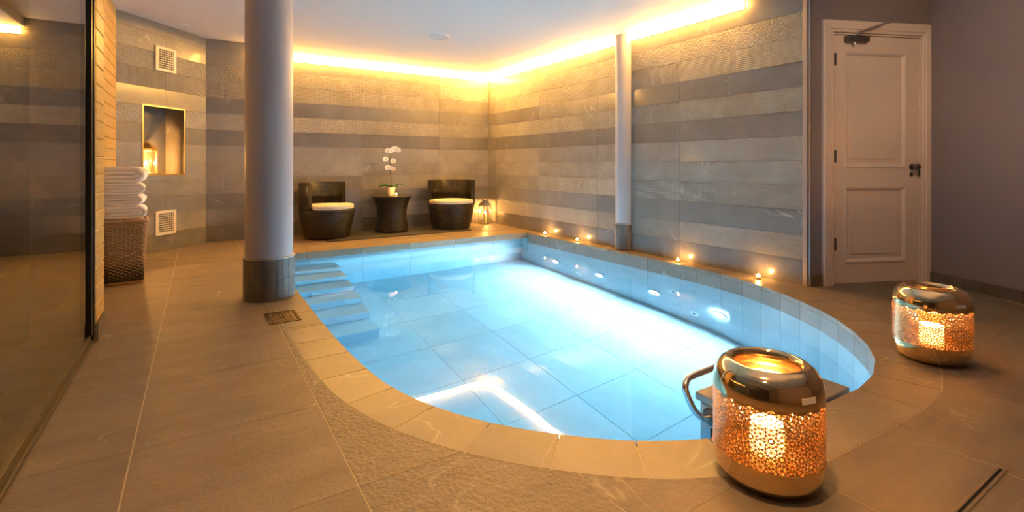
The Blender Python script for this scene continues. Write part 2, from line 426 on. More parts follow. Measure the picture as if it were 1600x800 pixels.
# ------------------------------------------------------------------ pool basin
pool_floor = struct(MB().prism([(.60, .9), (4.0, .9), (4.0, YPB + .05), (.60, YPB + .05)], ZF - .06, ZF - .004).build('pool_floor', 'pool_grout'))
PX = .46
for i in range(0, 6):
    for j in range(0, 9):
        a = (PX + .6 * i + .002, .92 + .6 * j + .002); b = (a[0] + .596, a[1] + .596)
        r = clipped_plate((a, b), [INC], lambda p: inside(p, INC), ZF - .004, ZF)
        if r: link('pool_floor_tile', mesh('pool_floor_tile', *r), 'pool_stone', pool_floor)
def arc(P):
    s = [0]
    for i in range(1, len(P)): s.append(s[-1] + (Vector(P[i]) - Vector(P[i - 1])).length)
    return s
def sub(P, Q, S_, s0, s1):
    """points of two parallel outlines between arc lengths s0 and s1"""
    def at(s):
        for i in range(1, len(S_)):
            if s <= S_[i] + 1e-9:
                t = (s - S_[i - 1]) / max(1e-9, S_[i] - S_[i - 1])
                return Vector(P[i - 1]).lerp(Vector(P[i]), t), Vector(Q[i - 1]).lerp(Vector(Q[i]), t)
        return Vector(P[-1]), Vector(Q[-1])
    ss = [s0] + [s for s in S_ if s0 + .004 < s < s1 - .004] + [s1]
    pq = [at(s) for s in ss]; return [tuple(p) for p, q in pq], [tuple(q) for p, q in pq]
SI = arc(INNER); nL = 3 + len(LEFT)
cuts = [SI[0], SI[0] + .6, SI[0] + 1.2, SI[0] + 1.8, 2.33, 2.62, 2.66]
s = 2.66
while s < SI[nL - 1] - .2: s += .265; cuts.append(s)
cuts[-1] = SI[nL - 1]
cuts += [SI[i] for i in range(nL, len(INNER))]
cuts = sorted(set(round(c, 4) for c in cuts))
coping = struct(MB().add([(x, y, -.045) for x, y in INNER[:2]] + [(x, y, -.045) for x, y in OUTER[:2]] + [(INNER[0][0], INNER[0][1], -.05), (INNER[1][0], INNER[1][1], -.05), (OUTER[0][0], OUTER[0][1], -.05), (OUTER[1][0], OUTER[1][1], -.05)],
     [(0, 2, 3, 1), (4, 5, 7, 6), (0, 1, 5, 4), (2, 6, 7, 3), (0, 4, 6, 2), (1, 3, 7, 5)]).build('pool_coping', 'grout'))
wall_pool = struct(MB().box((.45, YPB + .03, ZF), (4.08, YPB + .09, -.075)).build('pool_wall', 'pool_grout'))
WALL_O = offset(INNER, .025); WALL_O2 = offset(INNER, .05)
base_ring = MB()
for k in range(len(cuts) - 1):
    s0, s1 = cuts[k], cuts[k + 1]
    if s1 - s0 < .01: continue
    p, q = sub(INNER, OUTER2, SI, s0 + .0024, s1 - .0024)
    MB().prism(p + q[::-1], -.032, .0).build('coping_stone', 'coping_stone', coping)
    p, q = sub(offset(INNER, .03), OUTER, SI, s0, s1)
    MB().prism(p + q[::-1], -.055, -.034).build('coping_bed', 'wall_grout', coping)
    p, q = sub(INNER, WALL_O, SI, s0 + .0012, s1 - .0012)
    MB().prism(p + q[::-1], ZF, WZ - .006).build('pool_wall_tile', 'pool_stone', wall_pool)
    MB().prism(p + q[::-1], WZ - .005, -.0335).build('waterline_tile', 'waterline_stone', wall_pool)
    p, q = sub(offset(INNER, .004), WALL_O2, SI, s0, s1)
    base_ring.prism(p + q[::-1], ZF - .02, -.04)
base_ring.build('pool_wall_backing', 'pool_grout', wall_pool)
# back of the basin, under the overhanging coping
for x0, x1 in ((.64, 1.06), (1.06, 1.66), (1.66, 2.26), (2.26, 2.86), (2.86, 3.46), (3.46, 3.93)):
    MB().box((x0 + .0012, YPB, ZF), (x1 - .0012, YPB + .025, -.075)).build('pool_wall_tile', 'pool_stone', wall_pool)
for x in (.64 - .025, 3.93):
    MB().box((x, YE, ZF), (x + .025, YPB + .03, -.075)).build('pool_wall_tile', 'pool_stone', wall_pool)
bx = [.425, 1.01, 1.61, 2.21, 2.81, 3.41, XR]
for i in range(len(bx) - 1):
    MB().box((bx[i] + .0018, YE, -.072), (bx[i + 1] - .0018, 6.17 - GAP, 0)).build('coping_stone', 'coping_stone', coping)
# steps down into the water
steps = struct(MB().box((.645, YPB - .03, ZF), (1.33, YPB - .002, -.31)).build('pool_steps', 'pool_stone'))
for k in range(6):
    y1 = YPB - .03 - .27 * k; z = -.30 - .172 * k
    MB().box((.642, y1 - .275, z - .03), (1.335 + .004 * k, y1, z)).build('step_tread', 'pool_stone', steps, bevel=.006)
    MB().box((.642, y1 - .262, ZF), (1.325 + .004 * k, y1, z - .031)).build('step_riser', 'pool_stone', steps)
# water
wv = offset(INC, .006); wv[0] = (wv[0][0], YPB + .008); wv[-1] = (wv[-1][0], YPB + .008)
water = MB().prism(wv, ZF - .02, WZ).build('pool_water', 'water')
tag(water, 'still clear blue lit water filling the indoor pool', 'water'); water['kind'] = 'stuff'

# pool lights and inlets in the wall under the tiled wall
ords = ['farthest round pool light, nearest the deep back corner of the pool', 'second round pool light from the back corner of the pool',
        'third round pool light from the back corner of the pool', 'nearest round pool light, closest to the brass lanterns']
for (x, y), lab in zip(((3.93, 5.15), (3.93, 4.32), (3.93, 3.50), (3.888, 2.72)), ords):
    t = thing('pool_light', lab, 'pool light', (x, y, -.90), 0 if x > 3.9 else -.1, 'round lights in the pool wall')
    R90 = Matrix.Rotation(-pi / 2, 4, 'Y')
    MB().lathe([(.052, 0), (.085, .0), (.085, .012), (.078, .018), (.058, .018), (.052, .010)], 32, closed=True).xf(R90).build('ring', 'chrome', t, auto=40)
    MB().lathe([(.054, .002), (.054, .008), (.04, .013), (.0, .015)], 32).xf(R90).build('lens', 'pool_lens', t, auto=60)
for y, z, up, lab in ((4.55, -.58, 1, 'upper white pool inlet between the two far pool lights'), (4.68, -1.10, 0, 'lower pool inlet near the floor between the two far pool lights'),
                      (3.26, -.68, 1, 'upper white pool inlet between the two nearer pool lights'), (3.02, -1.13, 0, 'lower pool inlet near the floor between the two nearer pool lights')):
    t = thing('pool_inlet', lab, 'pool inlet', (3.93, y, z), 0, 'inlet fittings in the pool wall')
    MB().lathe([(.018, 0), (.055, .0), (.055, .008), (.045, .014), (.022, .014), (.018, .010)], 24, closed=True).xf(R90).build('flange', 'white_plastic', t, auto=40)
    MB().lathe([(.019, .001), (.019, .006), (0, .006)], 16).xf(R90).build('nozzle', 'dark_void', t)

# ------------------------------------------------------------------ tiled walls
ROWS = ['stone_base_row', 'stone_fine_rough', 'stone_mid', 'stone_ribbed', 'stone_fine_rough', 'stone_plain', 'stone_dark', 'stone_rough', 'stone_dark', 'stone_ribbed', 'stone_rough', 'stone_plain', 'stone_plain']
def tiled_wall(wall, M, length, joints, top, holes=()):
    g = .0016
    for r in range(13):
        z0 = .2 * r; z1 = min(z0 + .2, top)
        if z1 - z0 < .02: continue
        for a, b in zip(joints[:-1], joints[1:]):
            mat = ROWS[r]
            hs = [h for h in holes if h[0] < b and h[2] > a and h[1] < z1 and h[3] > z0]
            if hs:
                ps = [[(h[0], h[1]), (h[2], h[1]), (h[2], h[3]), (h[0], h[3])] for h in hs]
                q = clipped_plate(((a + g, z0 + g), (b - g, z1 - g)), ps, lambda p: not any(inside(p, pp) for pp in ps), 0, .008)
                if not q: continue
                vs, fs = q; vs = [M @ Vector((x, t, z)) for x, z, t in vs]
                # (s,z,out) is left handed against (s,out,z): flip
                o = link('wall_tile', mesh('wall_tile', vs, [tuple(reversed(f)) for f in fs]), mat, wall)
                continue
            key = ('wt', mat, round(b - a, 3), round(z1 - z0, 3))
            if key not in _share:
                q = MB().box((g, 0, g), (b - a - g, .008, z1 - z0 - g)); _share[key] = mesh('wall_tile', q.v, q.f); _share[key].materials.append(MATS[mat])
            o = link('wall_tile', _share[key], None, wall); o.matrix_world = M @ Matrix.Translation((a, 0, z0))
# back wall: runs along -x so that its front faces the viewer
Mb = frame((XR, YB + .008), (-1, 0))
wall_back = struct(MB().box((A0.x, YB + .008, -.005), (XR + .15, YB + .15, ZH)).build('wall_back', 'wall_grout'))
tiled_wall(wall_back, Mb, XR - A0.x, [0, XR - 3.206, XR - 2.0, XR - .79, XR - A0.x], ZH)
# wall beside the pool
Mr = frame((XR + .008, 2.075), (0, 1))
wall_right = struct(MB().box((XR + .008, 2.085, -.06), (XR + .15, YB + .15, ZH)).build('wall_right', 'wall_grout'))
tiled_wall(wall_right, Mr, YB - 2.075, [0, 3.33 - 2.075, 4.55 - 2.075, 5.77 - 2.075, 6.99 - 2.075, YB - 2.075], ZH)
trim = struct(MB().box((XR - .004, 2.066, 0), (XR + .012, 2.076, ZH)).build('trim_1', 'trim_metal'))
# angled wall with niche: runs from A0 to A1; s measured from A0
LA = (A1 - A0).length; dA = (A1 - A0) / LA
nA = Vector((-dA.y, dA.x))          # into the room
if nA.dot(Vector((1, -1))) < 0: nA = -nA
Ma = Matrix(((dA.x, nA.x, 0, A0.x - nA.x * .008), (dA.y, nA.y, 0, A0.y - nA.y * .008), (0, 0, 1, 0), (0, 0, 0, 1)))
NI = (.335, .855, .872, 1.60)       # niche s0,z0,s1,z1
def slab(M, poly_holes, L, H, t0, t1):
    q = clipped_plate(((0, -.005), (L, H)), poly_holes, lambda p: not any(inside(p, pp) for pp in poly_holes), t0, t1)
    vs, fs = q; return [M @ Vector((x, t, z)) for x, z, t in vs], fs
nip = [(NI[0], NI[1]), (NI[2], NI[1]), (NI[2], NI[3]), (NI[0], NI[3])]
v_, f_ = slab(Ma, [nip], LA + .03, ZH, -.12, 0)
wall_left = link('wall_left', mesh('wall_left', v_, f_), 'wall_grout'); struct(wall_left)
bm = bmesh.new(); bm.from_mesh(wall_left.data); bmesh.ops.recalc_face_normals(bm, faces=bm.faces); bm.to_mesh(wall_left.data); bm.free()
tiled_wall(wall_left, Ma, LA, [0, .578, LA], ZH, [NI])
def niche_piece(name, a, b, mat):
    MB().box(a, b).xf(Ma).build(name, mat, wall_left)
s0, z0, s1, z1 = NI; dp = -.24
niche_piece('niche_back', (s0 - .01, dp - .01, z0 - .01), (s1 + .01, dp, z1 + .01), 'stone_dark')
niche_piece('niche_side', (s0 - .012, dp, z0 - .01), (s0, .006, z1 + .01), 'stone_plain')
niche_piece('niche_side', (s1, dp, z0 - .01), (s1 + .012, .006, z1 + .01), 'stone_plain')
niche_piece('niche_sill', (s0, dp, z0 - .012), (s1, .006, z0), 'stone_plain')
niche_piece('niche_head', (s0, dp, z1), (s1, .006, z1 + .012), 'stone_dark')
tr = MB()
for a, b in (((s0 - .012, .007, z0 - .012), (s0 + .003, .013, z1 + .012)), ((s1 - .003, .007, z0 - .012), (s1 + .012, .013, z1 + .012)), ((s0, .007, z1 - .003), (s1, .013, z1 + .012)), ((s0, .007, z0 - .012), (s1, .013, z0 + .003))): tr.box(a, b)
tr.xf(Ma).build('niche_trim', 'brass_trim', wall_left)

# dark painted walls around the door
DL = (DC - DJ).length
Md = frame(tuple(DC), tuple(DJ - DC))     # local s from the corner towards the tiled wall, out into the room
if (Md.to_3x3() @ Vector((0, 1, 0))).dot(Vector((-1, -1, 0))) < 0: raise RuntimeError('door wall faces away')
fa = lambda s: DL + .0 - s                # door coordinate (from tiled wall) -> wall coordinate
# door coordinate of the leaf: 0..0.8 measured from point P on the wall
Pd = Vector((4.307, 1.985)); off = (Pd - DJ).dot(DD)
def dsx(s): return DL - (off + s)          # leaf coordinate -> wall frame s
wall_door = MB()
ow0, ow1, oh = dsx(.83), dsx(-.03), 2.045
wall_door.box((0, -.12, -.005), (ow0, 0, ZH)).box((ow1, -.12, -.005), (DL + .02, 0, ZH)).box((ow0, -.12, oh), (ow1, 0, ZH))
struct(wall_door.xf(Md).build('wall_door_side', 'mauve_paint'))
Mk = frame(tuple(RE), tuple(DC - RE)); RL = (DC - RE).length
wall_dark = struct(MB().box((0, -.12, -.005), (RL + .1, 0, ZH)).xf(Mk).build('wall_far_right', 'mauve_paint'))
struct(MB().box((-2.8, -2.05, -.005), (RE.x + .4, -1.9, ZH)).build('wall_front', 'mauve_paint'))
bb = struct(MB().box((0, 0, 0), (RL, .006, .088)).xf(Mk).build('baseboard_right', 'wall_grout'))
key = None
for i in range(int(RL / .13)):
    a = RL - .02 - .13 * (i + 1)
    if a < 0: break
    if key is None:
        q = MB().box((.0015, 0, .002), (.1285, .011, .088)); key = mesh('baseboard_tile', q.v, q.f); key.materials.append(MATS['column_tile'])
    o = link('baseboard_tile', key, None, bb); o.matrix_world = Mk @ Matrix.Translation((a, .0, 0))
bb2 = struct(MB().box((ow1 + .085, 0, 0), (DL - .012, .008, .088)).xf(Md).build('baseboard_left', 'wall_grout'))
MB().box((ow1 + .087, .0, .002), (DL - .014, .013, .09)).xf(Md).build('baseboard_tile', 'column_tile', bb2)

# door: leaf with two raised panels
door = bpy.data.objects.new('door_1', None); COL.objects.link(door); struct(door); door.matrix_world = Md
DF = -.012
leaf = MB()
lx0, lx1 = dsx(.80), dsx(0.0)
leaf.box((lx0, DF - .04, .008), (lx1, DF - .012, 2.01))
pan = [(.101, .942, .682, 1.885), (.101, .17, .682, .789)]
# stiles and rails stand proud of the panels
e = .0
cols_ = [(0, .101), (.682, .80)]
for a, b in cols_: leaf.box((dsx(b), DF - .012, .008), (dsx(a), DF, 2.01))
for za, zb in ((.008, .17), (.789, .942), (1.885, 2.01)): leaf.box((dsx(.682), DF - .012, za), (dsx(.101), DF, zb))
leaf_o = leaf.build('leaf', 'door_paint', door)
def moulding(rect, prof, name, mat, parent, inward=True):
    """picture-frame moulding swept round a rectangle: prof = [(in, out)]"""
    x0, z0, x1, z1 = rect; vs = []; fs = []
    for i, o in prof:
        vs += [(x0 + i, o, z0 + i), (x1 - i, o, z0 + i), (x1 - i, o, z1 - i), (x0 + i, o, z1 - i)]
    for k in range(len(prof) - 1):
        for j in range(4): fs.append((k * 4 + j, k * 4 + (j + 1) % 4, k * 4 + 4 + (j + 1) % 4, k * 4 + 4 + j))
    return MB().add(vs, fs).build(name, mat, parent)
for x0, z0, x1, z1 in pan:
    rc = (dsx(x1), z0, dsx(x0), z1)
    pn = moulding(rc, [(0, DF), (.002, DF + .007), (.012, DF + .008), (.02, DF + .003), (.027, DF - .004), (.034, DF - .011)], 'panel_moulding', 'door_paint', door)
    q = MB().box((rc[0] + .07, DF - .012, rc[1] + .07), (rc[2] - .07, DF - .006, rc[3] - .07)).build('door_panel', 'door_paint', door, bevel=.004)
for z in (1.814, 1.035, .327):
    hg = MB()
    for k in range(5): hg.lathe([(.0065, 0), (.0065, .019)], 10, (dsx(.002), DF + .007, z - .05 + .02 * k))
    hg.box((dsx(.03), DF - .001, z - .05), (dsx(-.008), DF + .002, z + .05))
    hg.build('hinge', 'steel_dark', door)
def knob(s, z, name):
    r = MB().lathe([(.027, 0), (.027, .004), (.020, .008), (.010, .010), (.009, .026), (.018, .032), (.026, .042), (.026, .052), (.018, .061), (0, .064)], 24)
    r.xf(Matrix.Translation((dsx(s), DF, z)) @ Matrix.Rotation(-pi / 2, 4, 'X')); return r.build(name, 'steel_dark', door, auto=50)
knob(.737, .947, 'door_knob')
k2 = MB().lathe([(.027, 0), (.027, .006), (.019, .012), (0, .014)], 24).xf(Matrix.Translation((dsx(.795), DF + .002, .947)) @ Matrix.Rotation(-pi / 2, 4, 'X')).build('lock_rose', 'steel_dark', door, auto=40)
MB().box((dsx(.797), DF + .012, .865), (dsx(.787), DF + .020, .955)).build('latch_bar', 'black_frame', door, bevel=.002)
MB().lathe([(.015, 0), (.015, .003), (.008, .005), (0, .005)], 20).xf(Matrix.Translation((dsx(.731), DF, .885)) @ Matrix.Rotation(-pi / 2, 4, 'X') @ Matrix.Scale(1.3, 4, (0, 1, 0))).build('keyhole_cover', 'steel_dark', door, auto=40)
dc = MB().box((dsx(.30), DF, 1.955), (dsx(.095), DF + .045, 2.0)).build('closer_body', 'steel_dark', door, bevel=.008, seg=3)
MB().lathe([(.011, 0), (.011, .02), (.006, .024), (0, .024)], 14, (dsx(.175), DF + .026, 1.93)).build('closer_spindle', 'chrome', door)
MB().tube([(dsx(.17), DF + .03, 2.003), (dsx(.19), DF + .05, 2.025), (dsx(.33), DF + .075, 2.075), (dsx(.47), DF + .06, 2.13)], .0065, 8).tube([(dsx(.25), DF + .05, 2.05), (dsx(.47), DF + .055, 2.125)], .005, 8).build('closer_arm', 'chrome', door)
MB().box((dsx(.49), DF + .012, 2.118), (dsx(.455), DF + .065, 2.142)).build('closer_shoe', 'chrome', door, bevel=.003)
# lining and architrave
tf = bpy.data.objects.new('trim_2', None); COL.objects.link(tf); struct(tf); tf.matrix_world = Md
ar = MB()
def archi(poly3):
    """poly of (w,out): swept up one side, across the head, down the other"""
    vs = []; fs = []; n = len(poly3)
    for (sx, sz) in ((1, 0), (1, 1), (-1, 1), (-1, 0)):
        for w, o in poly3:
            x = (dsx(0) + .004 + w) if sx > 0 else (dsx(.80) - .004 - w)
            z = (2.014 + w) if sz else 0.0
            vs.append((x, o, z))
    for k in range(3):
        for j in range(n): fs.append((k * n + j, k * n + (j + 1) % n, k * n + n + (j + 1) % n, k * n + n + j))
    fs.append(tuple(range(n))); fs.append(tuple(3 * n + j for j in range(n)))
    return MB().add(vs, fs)
archi([(0, -.06), (0, .002), (.012, .002), (.012, -.06)]).build('door_lining', 'door_paint', tf)
archi([(.014, -.02), (.014, .014), (.018, .018), (.026, .018), (.030, .013), (.036, .013), (.042, .022), (.088, .026), (.100, .026), (.108, .020), (.108, -.001), (.03, -.001)]).build('architrave', 'door_paint', tf)

# ------------------------------------------------------------------ ceilings
struct(MB().box((-3.2, -2.1, ZH), (5.7, YB + .2, ZH + .08)).build('ceiling', 'white_paint'))
struct(MB().box((.58, 2.6, ZC), (XR + .008, YB + .008, ZH - .001)).build('ceiling_drop', 'white_paint'))
def led(name, lab, a, b):
    d = (Vector(b) - Vector(a)); L = d.length; d.normalize()
    M = Matrix(((d.x, -d.y, 0, a[0]), (d.y, d.x, 0, a[1]), (0, 0, 1, ZC), (0, 0, 0, 1)))
    t = bpy.data.objects.new(name, None); COL.objects.link(t); tag(t, lab, 'light strip', 'warm light strips along the ceiling edge'); t.matrix_world = M
    MB().box((0, 0, -.085), (L, .008, 0)).box((0, .008, -.006), (L, .052, 0)).build('channel', 'led_channel', t)
    MB().add([(0, .009, -.080), (0, .030, -.074), (0, .046, -.052), (0, .050, -.007), (0, .009, -.007), (L, .009, -.080), (L, .030, -.074), (L, .046, -.052), (L, .050, -.007), (L, .009, -.007)],
             [(0, 1, 2, 3, 4), (9, 8, 7, 6, 5)] + [(i, (i + 1) % 5, 5 + (i + 1) % 5, 5 + i) for i in range(5)]).build('diffuser', 'led_diffuser', t)
    return t
led('light_strip', 'long glowing light strip above the wicker chairs on the back wall', (XR - .002, YB - .001), (.60, YB - .001))
led('light_strip', 'glowing light strip on the side wall between back corner and slim column', (XR - .001, 4.22), (XR - .001, YB - .055))
led('light_strip', 'glowing light strip on the side wall, on the near side of the slim column', (XR - .001, 2.62), (XR - .001, 3.96))

t = thing('ceiling_speaker', 'flat round white ceiling disc over the pool', 'ceiling fitting', (2.32, 5.25, ZC))
MB().lathe([(.108, 0), (.125, 0), (.125, -.006), (.120, -.012), (.110, -.012), (.108, -.006)], 40, closed=True).build('rim', 'white_paint', t, auto=40)
MB().lathe([(.1075, -.001), (.1075, -.007), (.05, -.009), (0, -.0095)], 40).build('cover', 'speaker_mesh', t, auto=40)
def downlight(x, y, z, lab, lit, aim=None, cone=110, col=None):
    t = thing('downlight', lab, 'downlight', (x, y, z), 0, 'recessed ceiling downlights')
    MB().lathe([(.036, 0), (.052, 0), (.052, -.004), (.046, -.008), (.038, -.006), (.036, -.003)], 28, closed=True).build('bezel', 'white_plastic', t, auto=40)
    MB().lathe([(.0355, -.0005), (.0355, -.003), (0, -.004)], 24).build('lens', 'fill_light_lens' if lit else 'white_plastic', t)
    if lit:
        l = bpy.data.lights.new('fill_lamp', 'SPOT'); l.energy = lit; l.color = col or FILL; l.spot_size = radians(cone); l.spot_blend = 1.; l.shadow_soft_size = .04  # spot exists only in the added fill fittings
        o = bpy.data.objects.new('fill_lamp', l); COL.objects.link(o); o.parent = t; o.location = (0, 0, -.03)
        if aim: o.rotation_euler = (Vector(aim) - Vector((x, y, z - .03))).to_track_quat('-Z', 'Y').to_euler()
downlight(-.13, 6.64, ZH, 'small round white ceiling fitting in front of the niche', False)

# ------------------------------------------------------------------ glazed wall at the left with timber wall end
GXp = -.50; GY0, GY1 = -1.9, 3.50
gw = bpy.data.objects.new('window_1', None); COL.objects.link(gw); struct(gw)
MB().box((GXp - .005, GY0, .05), (GXp + .005, GY1 - .055, 2.50)).build('pane', 'window_glass', gw)
fr_ = MB().box((GXp - .03, GY0, 0), (GXp + .022, GY1, .022)).box((GXp - .03, GY0, .022), (GXp + .010, GY1, .052))
fr_.build('bottom_rail', 'brown_rail', gw, bevel=.002)
MB().box((GXp - .03, GY1 - .06, .053), (GXp + .018, GY1 - .025, ZH)).box((GXp - .03, GY1 - .025, .0), (GXp + .024, GY1 + .0, ZH)).build('jamb', 'black_frame', gw, bevel=.002)
MB().box((GXp - .03, GY0, 2.49), (GXp + .018, GY1 - .061, ZH)).build('top_rail', 'black_frame', gw)
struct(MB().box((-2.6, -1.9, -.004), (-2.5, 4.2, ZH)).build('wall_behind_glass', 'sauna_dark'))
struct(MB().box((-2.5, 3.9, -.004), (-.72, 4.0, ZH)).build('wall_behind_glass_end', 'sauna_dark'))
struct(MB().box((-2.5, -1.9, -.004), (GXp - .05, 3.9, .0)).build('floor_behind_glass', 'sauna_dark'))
# timber clad wall
wt = struct(MB().box((-.72, 3.52, 0), (-.515, 3.80, ZH)).build('wall_timber_end', 'dark_wood'))
wt2 = struct(MB().box((-.80, 3.80, 0), (-.712, 6.36, ZH)).build('wall_timber', 'dark_wood'))
MB().box((-.56, 3.502, .10), (-.476, 3.519, ZH)).build('corner_board', 'dark_wood', wt, bevel=.002)
MB().box((-.56, 3.500, .0), (-.472, 3.519, .098)).build('skirting_tile', 'column_tile', wt)
MB().box((-.514, 3.521, 0), (-.466, 3.80, .098)).build('skirting_tile', 'column_tile', wt)
MB().box((-.711, 3.80, 0), (-.700, 6.33, .098)).build('skirting_tile', 'column_tile', wt2)
k1 = k2_ = None
for i in range(24):
    z = .10 + .1015 * i; hgt = min(.098, ZH - z - .001)
    if hgt < .02: break
    if hgt > .09:
        if k1 is None:
            q = MB().box((-.514, 3.521, 0), (-.474, 3.80, .098)); k1 = mesh('timber_plank', q.v, q.f); k1.materials.append(MATS['cedar_plank'])
            q = MB().box((-.711, 3.80, 0), (-.697, 6.33, .098)); k2_ = mesh('timber_plank', q.v, q.f); k2_.materials.append(MATS['cedar_plank'])
        for kk in (k1, k2_):
            o = link('timber_plank', kk, None, wt if kk is k1 else wt2); o.location = (0, 0, z)
            b = o.modifiers.new('bevel', 'BEVEL'); b.width = .004; b.segments = 1
    else:
        MB().box((-.711, 3.80, z), (-.697, 6.33, z + hgt)).build('timber_plank', 'cedar_plank', wt2)
        MB().box((-.514, 3.521, z), (-.474, 3.80, z + hgt)).build('timber_plank', 'cedar_plank', wt)

# ------------------------------------------------------------------ columns
def column(name, lab, x, y, r, rb, top, nt_):
    t = thing(name, lab, 'column', (x, y, 0))
    MB().lathe([(r, .30), (r, top)], 64).build('shaft', 'column_paint', t, auto=40)
    MB().lathe([(rb - .012, .001), (rb - .012, .294)], 64).build('base_core', 'wall_grout', t, auto=40)
    for k in range(nt_):
        a0 = 2 * pi * k / nt_ + .008; a1 = 2 * pi * (k + 1) / nt_ - .008; P = []
        for i in range(4): a = a0 + (a1 - a0) * i / 3; P.append((rb * cos(a), rb * sin(a)))
        for i in range(3, -1, -1): a = a0 + (a1 - a0) * i / 3; P.append(((rb - .013) * cos(a), (rb - .013) * sin(a)))
        for z0, z1 in ((.002, .149), (.151, .296)):
            MB().prism(P, z0, z1).build('base_tile', 'column_tile', t)
    MB().lathe([(r - .004, .294), (rb + .002, .294), (rb + .002, .301), (r - .004, .303)], 64, closed=True).build('collar', 'trim_metal', t, auto=40)
    return t
column('column', 'thick pale round column with brown tiled foot beside the pool steps', .44, 4.03, .160, .172, ZH - .002, 22)
column('column', 'slim pale round column against the long tiled wall', 4.09, 4.09, .098, .108, ZC - .002, 16)

# ------------------------------------------------------------------ wicker tub chairs
def ring_surface(name, prof, a0, a1, n, mat, parent, closed_ring, uvk=1.0):
    """surface of a profile [(r,z)] swept from angle a0 to a1, with metre UVs"""
    vs = []; fs = []; uv = []; m = len(prof)
    ln = [0]
    for i in range(1, m): ln.append(ln[-1] + sqrt((prof[i][0] - prof[i - 1][0]) ** 2 + (prof[i][1] - prof[i - 1][1]) ** 2))
    for i in range(n + 1):
        a = a0 + (a1 - a0) * i / n
        for j, (r, z) in enumerate(prof):
            vs.append((r * cos(a), r * sin(a), z)); uv.append((a * .36 * uvk, ln[j]))
    for i in range(n):
        for j in range(m - 1): fs.append((i * m + j, (i + 1) * m + j, (i + 1) * m + j + 1, i * m + j + 1))
    if not closed_ring:
        fs.append(tuple(range(m))); fs.append(tuple(n * m + j for j in range(m - 1, -1, -1)))
    me = mesh(name, vs, fs, False, uv)
    bm = bmesh.new(); bm.from_mesh(me); bmesh.ops.remove_doubles(bm, verts=bm.verts, dist=1e-5); bmesh.ops.recalc_face_normals(bm, faces=bm.faces); bm.to_mesh(me); bm.free()
    me.polygons.foreach_set('use_smooth', [True] * len(me.polygons)); me.set_sharp_from_angle(angle=radians(50))
    return link(name, me, mat, parent)
def tub_chair(name, lab, loc, rz):
    t = thing(name, lab, 'chair', loc, rz, 'wicker tub chairs')      # faces local +x
    ring_surface('base', [(0, .006), (.27, .004), (.288, .012), (.300, .08), (.325, .20), (.345, .30), (.352, .355), (.345, .365), (0, .365)], 0, 2 * pi, 72, 'rattan', t, True)
    # back rest: thick band over the rear half
    ring_surface('backrest', [(.285, .366), (.352, .366), (.358, .50), (.356, .70), (.345, .718), (.318, .718), (.306, .70), (.298, .52)], radians(88), radians(272), 48, 'rattan', t, False)
    c = ring_surface('cushion', [(0, .368), (.27, .368), (.292, .378), (.298, .395), (.292, .412), (.27, .424), (.15, .430), (0, .431)], 0, 2 * pi, 64, 'cushion', t, True)
    fr = MB()
    # cushion front tongue reaching past the seat edge
    P = []
    for i in range(25):
        a = radians(-78) + radians(156) * i / 24; P.append((.338 * cos(a), .338 * sin(a)))
    P += [(.0, .28), (.0, -.28)]
    fr.prism(P, .3695, .4255).build('cushion_front', 'cushion', t, bevel=.014, seg=3)
    MB().tube([(.299 * cos(2 * pi * i / 48), .299 * sin(2 * pi * i / 48), .41) for i in range(48)], .005, 6, True).build('piping', 'cushion', c)
    for a in (45, 135, 225, 315):
        MB().lathe([(.018, 0), (.018, .006)], 12, (.2 * cos(radians(a)), .2 * sin(radians(a)), 0)).build('foot', 'black_frame', t)
    return t
tub_chair('tub_chair', 'dark wicker tub chair with cream cushion beside the thick column', (1.44, 6.86, .0125), radians(308))
tub_chair('tub_chair', 'dark wicker tub chair with cream cushion beside the corner lantern', (3.235, 6.84, .0125), radians(245))
t = thing('side_table', 'dark wicker hourglass side table carrying the orchid', 'table', (2.34, 6.93, .0125))
ring_surface('body', [(0, .006), (.222, .004), (.235, .014), (.236, .04), (.222, .10), (.208, .18), (.205, .25), (.215, .33), (.240, .41), (.268, .465), (.282, .488), (.262, .489), (0, .489)], 0, 2 * pi, 64, 'rattan', t, True)
ring_surface('top', [(0, .490), (.285, .490), (.292, .496), (.292, .502), (.285, .507), (0, .507)], 0, 2 * pi, 64, 'rattan', t, True)
mat_ = MB().box((1.37, 6.43, .0005), (3.36, 7.14, .012)).build('floor_mat', 'mat_fabric', bevel=.002)
tag(mat_, 'thin dark mat lying under the wicker chairs and table', 'mat')
for c in (mat_,): pass

